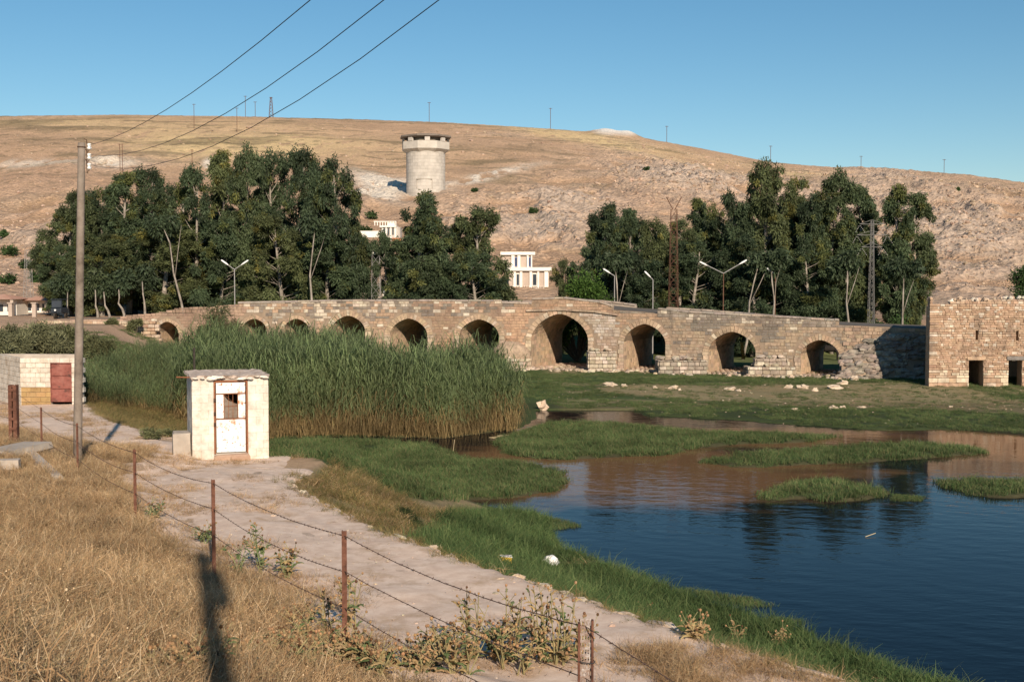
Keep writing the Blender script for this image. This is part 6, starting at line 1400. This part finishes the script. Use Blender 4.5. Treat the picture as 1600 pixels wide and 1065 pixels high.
# perforated corner post, near right
yy = 8.6; xa, xb = X(907, yy), X(926, yy); zt_ = Zy(968, yy); zb_ = H(xa, yy) - .1; h = zt_ - zb_; xm = (xa + xb) / 2
cpst = empty('perforated_post', (xm, yy, zb_), label='rusty corner post made of two uprights and a perforated plate, bottom centre right', cat='post')
for s_ in (-1, 1): m = MB(); m.box((s_ * .048, 0, h / 2 - (.0 if s_ > 0 else .02)), (.016, .05, h)); m.build('upright', M_post, cpst)
m = MB(); nz_ = int(h / .05)
for k in range(nz_ + 1): m.box((0, .005, h * k / nz_), (.078, .003, .02))
for q in (-.03, -.01, .01, .03): m.box((q, .006, h / 2), (.009, .003, h))
m.build('perforated_plate', mat('worn_plate', [(.16, .09, .06), (.30, .22, .18), (.62, .6, .58)], 14, 6, .55, .2, metal=.3), cpst)
for k in range(3): m = MB(); m.tube([(math.cos(a * .52) * .065, math.sin(a * .52) * .04, h - .3 - k * .35 + .008 * math.sin(a)) for a in range(13)], .004, 5); m.build('wire_wrap', M_wire, cpst)
chain = [Vector((xx, 31.8, Zy(607, 31.8)))] + tops[::-1] + [Vector((xm, yy, zt_))]
far_l = Vector((X(-70, 36), 36, Zy(580, 36))); near_r = Vector((3.6, 3.2, -2.7)); chain = [far_l] + chain + [near_r]
M_barb = mat('barbed_wire_steel', [(.07, .045, .035), (.15, .10, .08)], 20, 3, .8, 0, metal=.2)
dirs = ['top', 'middle', 'bottom']
for row, dz_ in enumerate((.05, .42, .80)):
    m = MB(); bm_ = MB()
    for a, b_ in zip(chain[:-1], chain[1:]):
        a = a - Vector((0, 0, dz_)); b_ = b_ - Vector((0, 0, dz_)); n = 14; L_ = (b_ - a).length; sag = .012 * L_ + rnd.uniform(0, .03); pts_ = [a.lerp(b_, k / n) - Vector((0, 0, sag * 4 * (k / n) * (1 - k / n))) + Vector((0, 0, rnd.uniform(-.004, .004))) for k in range(n + 1)]
        m.tube(pts_, .0042, 4)
        k = .06
        while k < L_:
            t = k / L_; p = a.lerp(b_, t) - Vector((0, 0, sag * 4 * t * (1 - t))); 
            for q in range(2): d = Vector((rnd.uniform(-1, 1), rnd.uniform(-1, 1), rnd.uniform(-1, 1))).normalized() * .018; bm_.tube([p - d, p + d], .0022, 3)
            bm_.rock(p, (.014, .014, .014), 0, 1, 4, 3); k += .13
    w_ = empty('barbed_wire', chain[3], label='%s strand of barbed wire strung along the rusty posts' % dirs[row], cat='barbed wire', group='barbed wire strands of the fence')
    for mbx, nm in ((m, 'strand'), (bm_, 'barbs')):
        o = mbx.build(nm, M_barb, w_); o.matrix_parent_inverse = Matrix.Translation(-chain[3])
        if nm == 'barbs': o['kind'] = 'stuff'

g = np.random.default_rng(77); n = 2600; ii = g.integers(0, len(SS), n); tt_ = g.normal(0, .16, n) + .02; P = np.stack([exs[ii] + nx[ii] * tt_, eys[ii] + ny[ii] * tt_, np.zeros(n)], 1); P = P[(P[:, 1] > 5) & ((P[:, 1] < 30) | (P[:, 1] > 37))]; P[:, 2] = hz(P[:, 0], P[:, 1]) - .02
scatter('edge_straw', P, DS + OP, .25, .7, seed=21, rotj=.3, label='ragged straw and weeds along the river edge of the track')
# ------------------------------------------------------------------ kerb, trough, litter, stones
M_rock = mat('pale_rock', [(.34, .28, .22), (.55, .48, .40), (.68, .61, .52)], 3, 8, .95, .7, 9, tint=True, dist=.04)
kerb = empty('track_kerb', (0, 0, 0), label='worn pale mortared kerb along the river edge of the track', cat='kerb')
i = 0
while i < len(SS) - 8:
    x0, y0 = exs[i], eys[i]
    if y0 > 42: break
    if 4 < y0 < 29.5 and rnd.random() < .72:
        L_ = rnd.choice((1, 1, 2, 2, 3)); j = min(i + L_, len(SS) - 1); a = Vector((exs[i], eys[i], 0)); b_ = Vector((exs[j], eys[j], 0)); d = (b_ - a).normalized(); c = (a + b_) / 2 - Vector((nx[i], ny[i], 0)) * (.05 + rnd.uniform(-.04, .05)); m = MB(); m.c = jc((.95, .88, .82), .2); m.rock((c.x, c.y, H(c.x, c.y) + .02), ((b_ - a).length * 1.1, rnd.uniform(.08, .18), rnd.uniform(.07, .13)), math.atan2(d.y, d.x) + rnd.uniform(-.3, .3), i, 8, 5, .45); m.build('kerb_stone', M_rock, kerb); i = j
    else: i += 2
# concrete trough at the left
tr = empty('concrete_trough', (0, 0, 0), label='broken concrete kerb and slab half buried in dry grass at the left edge', cat='kerb')
def gp(px, py, dz=0): p = on_ground(px, py); p.z += dz; return p
a, b_ = gp(45, 712), gp(92, 755); m = MB(); d = b_ - a; m.box(((a + b_) / 2 + Vector((0, 0, .0)))[:], (d.length, .2, .34), M=Matrix.Rotation(math.atan2(d.y, d.x), 4, 'Z'), bev=.03, jit=.015); m.build('beam', M_plast, tr)
a, b_ = gp(-10, 716), gp(60, 703); m = MB(); d = b_ - a; m.box(((a + b_) / 2 + Vector((0, 0, .10)))[:], (d.length, .8, .2), M=Matrix.Rotation(math.atan2(d.y, d.x), 4, 'Z'), bev=.03, jit=.02); m.build('slab', M_plast, tr)
m = MB(); p = gp(14, 735, .14); m.box(p[:], (.46, .3, .24), rz=.2, bev=.02, jit=.01); tag(m.build('concrete_block', M_plast), 'loose grey concrete block lying beside the broken kerb', 'block')
# yellow carton
M_yel = mat('yellow_carton', [(.62, .36, .03), (.75, .48, .05)], 6, 4, .7, .1, extra=patches((.55, .22, .04), 9, .55, .62)); M_wc = mat('white_carton', [(.66, .62, .55), (.8, .77, .7)], 6, 4, .7, .1); M_cb = mat('brown_card', [(.25, .12, .06), (.35, .18, .09)], 6, 4, .9, .1)
p = on_ground(788, 886); p.z += .09; carton = empty('carton', p, label='crushed yellow and white carton lying in the grass at the track edge', cat='carton'); carton.rotation_euler = (.06, .12, .22)
w_, d_, h_ = .26, .20, .17; 
m = MB(); m.box((0.01, -d_ / 2, h_ / 2), (w_, .006, h_), jit=.006); m.build('front_panel', M_yel, carton); m = MB(); m.box((0.02, 0, h_), (w_ + .02, d_, .006), jit=.012); m.build('lid', M_wc, carton)
m = MB(); m.box((0, d_ / 2, h_ / 2), (w_, .006, h_)); m.box((w_ / 2, 0, h_ / 2), (.006, d_, h_)); m.build('side_panel', M_yel, carton); m = MB(); m.box((-w_ / 2 - .05, -.03, h_ / 2 - .02), (.006, d_ * .8, h_), M=Matrix.Rotation(.5, 4, 'Y') @ Matrix.Rotation(.4, 4, 'Z')); m.build('torn_flap', M_cb, carton)
m = MB(); m.box((.04, 0.02, h_ + .008), (.1, .1, .004)); m.build('label_patch', mat('grey_print', [(.35, .3, .32), (.45, .4, .4)], 9, 2), carton)
p = on_ground(860, 884); p.z += .10; m = MB(); m.rock(p, (.42, .34, .26), .2, 9, 22, 14, .32); tag(m.build('plastic_bag', mat('white_plastic', [(.74, .73, .70), (.86, .85, .82)], 6, 4, .5, .8, 14, dist=.04), smooth=True), 'crumpled white plastic bag in the grass near the water', 'bag')
def rockat(px, py, wpx, hpx, label, seed, col=(1.0, .93, .84), group=None, name='rock', cat='rock'):
    p = on_ground(px, py); k = p.y / FPX; m = MB(); m.c = col; m.rock((0, 0, 0), (wpx * k * .95, wpx * k * .7, hpx * k * 1.25), 0, seed, 8, 6, .55); o = m.build(name, M_rock, smooth=False); o.location = p + Vector((0, 0, hpx * k * .18)); tag(o, label, cat, group); return o
rockat(848, 640, 17, 15, 'pinkish boulder at the right end of the reed bed', 1, (1, .88, .78))
for k, a in enumerate([(952, 603, 22, 7, 'largest white stone on the meadow, below the right side of the main arch'), (975, 604, 13, 5, 'greyish flat stone just right of the largest white stone'), (1023, 606, 8, 4, 'small white stone alone below the second arch from the middle'), (1052, 607, 14, 6, 'white stone below the wide flat pier stump'), (1062, 610, 6, 4, 'pebble touching the white stone below the flat pier stump'), (1140, 609, 18, 5, 'long white stone in the grass between two pier stumps'),
      (1154, 611, 9, 4, 'small white stone right of the long one'), (1232, 607, 14, 7, 'rounded stone below the second rubble pier'), (1256, 607, 19, 8, 'flat slab stone leaning in the grass'), (1274, 611, 9, 7, 'small upright stone right of the slab stone'), (1305, 607, 28, 8, 'broad flat slab at the foot of the rubble slope'), (1318, 600, 16, 7, 'pale slab behind the broad flat slab'), (1336, 594, 14, 8, 'light stone at the foot of the rubble slope'),
      (1243, 641, 12, 4, 'dark topped stone low on the dry strip'), (1303, 638, 14, 6, 'pale stone on the dry strip, left of a pair'), (1318, 638, 9, 6, 'rounded pale stone, right of a pair on the dry strip'), (1346, 637, 12, 3, 'thin flat stone on the dry strip'), (1485, 636, 7, 3, 'tiny pale stone before the ruined mill'), (1130, 627, 4, 3, 'tiny white stone on the green meadow'), (783, 908, 14, 5, 'flat pale stone on the track beyond the carton'), (803, 913, 9, 4, 'small pale stone on the track, right of the flat one'), (760, 876, 9, 3, 'flat white stone in grass above the carton')]):
    rockat(*a[:4], a[4], 10 + k)
g = random.Random(9); m = MB()
for k in range(3200):
    px = g.uniform(0, 1250); i = g.randrange(len(SS) - 1); t = g.uniform(-.2, 4.4) ; x_, y_ = exs[i] - nx[i] * t, eys[i] - ny[i] * t
    if y_ < 5 or 30.5 < y_ < 36: continue
    s_ = g.uniform(.008, .032) * (2.4 if g.random() < .05 else 1); m.c = jc((.85, .78, .7), .25); m.rock((x_, y_, H(x_, y_) + .03), (s_ * 1.4, s_, s_ * .7), g.uniform(0, 3), k, 5, 3)
m.build('gravel', M_rock, kind='stuff')
g = random.Random(12); m = MB()
for k in range(330):
    px, py = g.uniform(870, 1700), g.uniform(590, 660); p = at_z(px, py, -7.1); s_ = g.uniform(.04, .11); m.c = jc((.85, .75, .65), .3); 
    if 62 < p.y < 90 and H(p.x, p.y) > WATER: m.rock((p.x, p.y, H(p.x, p.y) + .01), (s_ * 1.5, s_, s_ * .6), g.uniform(0, 3), k, 5, 3)
m.build('meadow_pebbles', M_rock, kind='stuff')
# boulders on the hill for real relief
g = random.Random(15); m = MB()
for k in range(2600):
    z_ = g.random(); px, py = (g.gauss(1500, 90), g.uniform(290, 455)) if z_ < .35 else (g.gauss(1080, 90), g.gauss(290, 26)) if z_ < .6 else (g.uniform(700, 950), g.uniform(300, 400)) if z_ < .75 else (g.uniform(-20, 140), g.uniform(300, 470)) if z_ < .88 else (g.uniform(0, 1600), g.uniform(200, 300))
    if not -60 < px < 1660: continue
    p = hill_at(px, max(py, float(np.interp(px, [q[0] for q in SKY], [q[1] for q in SKY])) + 12)); k2 = p.y / FPX; s_ = g.uniform(1.2, 4.5) * k2 * (1.6 if g.random() < .12 else 1); m.c = jc(g.choice([(1.1, 1.0, .9), (1.2, 1.1, .98), (1.4, 1.28, 1.15), (.95, .84, .74)]), .15); m.rock((p.x, p.y, p.z + s_ * .1), (s_ * 1.5, s_, s_ * .75), g.uniform(0, 3), k, 6, 4, .3)
m.build('hill_rocks', mat('hill_rock', [(.30, .24, .195), (.44, .37, .31)], .4, 6, .95, .6, 2, tint=True, dist=.2), kind='stuff')
# sticks in the marsh channel
M_stick = mat('bleached_cane', [(.42, .33, .19), (.58, .48, .30)], 6, 3)
for k, (a, b_, lab) in enumerate([((708, 706), (712, 698), 'pale cane stub standing in the marsh channel'), ((680, 708), (702, 713), 'broken pale canes lying on the marsh mat'), ((770, 684), (795, 682), 'bleached reed bundle at the foot of the reed bed'), ((1352, 838), (1368, 835), 'thin floating twig on the open water')]):
    m = MB(); p, q = at_z(*a, WATER + .02), at_z(*b_, WATER + .02)
    if k == 0: q = p + Vector((.06, 0, .5))
    for j in range(1 if k in (0, 3) else 7): o_ = Vector((rnd.uniform(-.3, .3), rnd.uniform(-.4, .4), rnd.uniform(0, .15))) * (j > 0); m.tube([p + o_, q + o_ * .3 + Vector((0, 0, .05))], .011, 5)
    tag(m.build('cane', M_stick), lab, 'cane')
# dark cow seen through the last arch, orange cloth through the one before
def skin(name, verts, edges, rad, m_, loc, rz, label, cat):
    me = bpy.data.meshes.new(name); me.from_pydata(verts, edges, []); o = bpy.data.objects.new(name, me); COL.objects.link(o); o.modifiers.new('skin', 'SKIN'); 
    for v, r_ in zip(me.skin_vertices[0].data, rad): v.radius = r_ if hasattr(r_, '__len__') else (r_, r_)
    me.skin_vertices[0].data[0].use_root = True; s_ = o.modifiers.new('sub', 'SUBSURF'); s_.levels = 1; s_.render_levels = 2; me.materials.append(m_); o.location = loc; o.rotation_euler = (0, 0, rz); return tag(o, label, cat)
V_ = [(0, 0, 1.05), (-.45, 0, 1.1), (-.8, 0, 1.12), (.45, 0, 1.08), (.75, 0, 1.15), (1.05, 0, 1.25), (1.3, 0, 1.15), (1.5, 0, .98), (-.92, 0, .95), (-.95, 0, .5),
      (-.7, .2, .8), (-.76, .2, .5), (-.72, .2, .04), (-.7, -.2, .8), (-.66, -.2, .5), (-.66, -.2, .04), (.6, .18, .7), (.6, .18, .4), (.6, .18, .04), (.6, -.18, .7), (.68, -.18, .4), (.66, -.18, .04), (1.22, .14, 1.33), (1.22, -.14, 1.33)]
E_ = [(0, 1), (1, 2), (0, 3), (3, 4), (4, 5), (5, 6), (6, 7), (2, 8), (8, 9), (2, 10), (10, 11), (11, 12), (2, 13), (13, 14), (14, 15), (4, 16), (16, 17), (17, 18), (4, 19), (19, 20), (20, 21), (6, 22), (6, 23)]
R_ = [.33, .32, .26, .32, .25, .17, .14, .09, .04, .03, .14, .07, .05, .14, .07, .05, .11, .06, .05, .11, .06, .05, .03, .03]
cx = X(1297, 112); skin('cow', V_, E_, R_, mat('black_hide', [(.012, .01, .01), (.03, .025, .02)], 2, 2, .8, 0), (cx, 112, H(cx, 112)), 2.8, 'black cow standing behind the bridge, seen through the rightmost arch', 'cow')
cy_ = 104.; m = MB(); px0 = 1161; zt_, zb_ = Zy(537, cy_), Zy(558, cy_)
for k in range(6): t = k / 5; m.box((X(px0 - 1.5 + 3 * t, cy_), cy_, zt_ + (zb_ - zt_) * t), (.22 + .05 * (k % 2), .05, (zt_ - zb_) / 5 + .04), jit=.04)
tag(m.build('orange_cloth', mat('orange_cloth', [(.55, .24, .04), (.7, .34, .08)], 4, 3, .9, .3)), 'ragged orange cloth hanging in the opening of the second arch from the right', 'cloth')
m = MB(); m.bar((X(1161, cy_), cy_, zt_), (X(1168, cy_), cy_, otop(1161) + .2), .012); tag(m.build('hanging_cord', M_wire), 'cord holding the orange cloth under the bridge arch', 'cord')
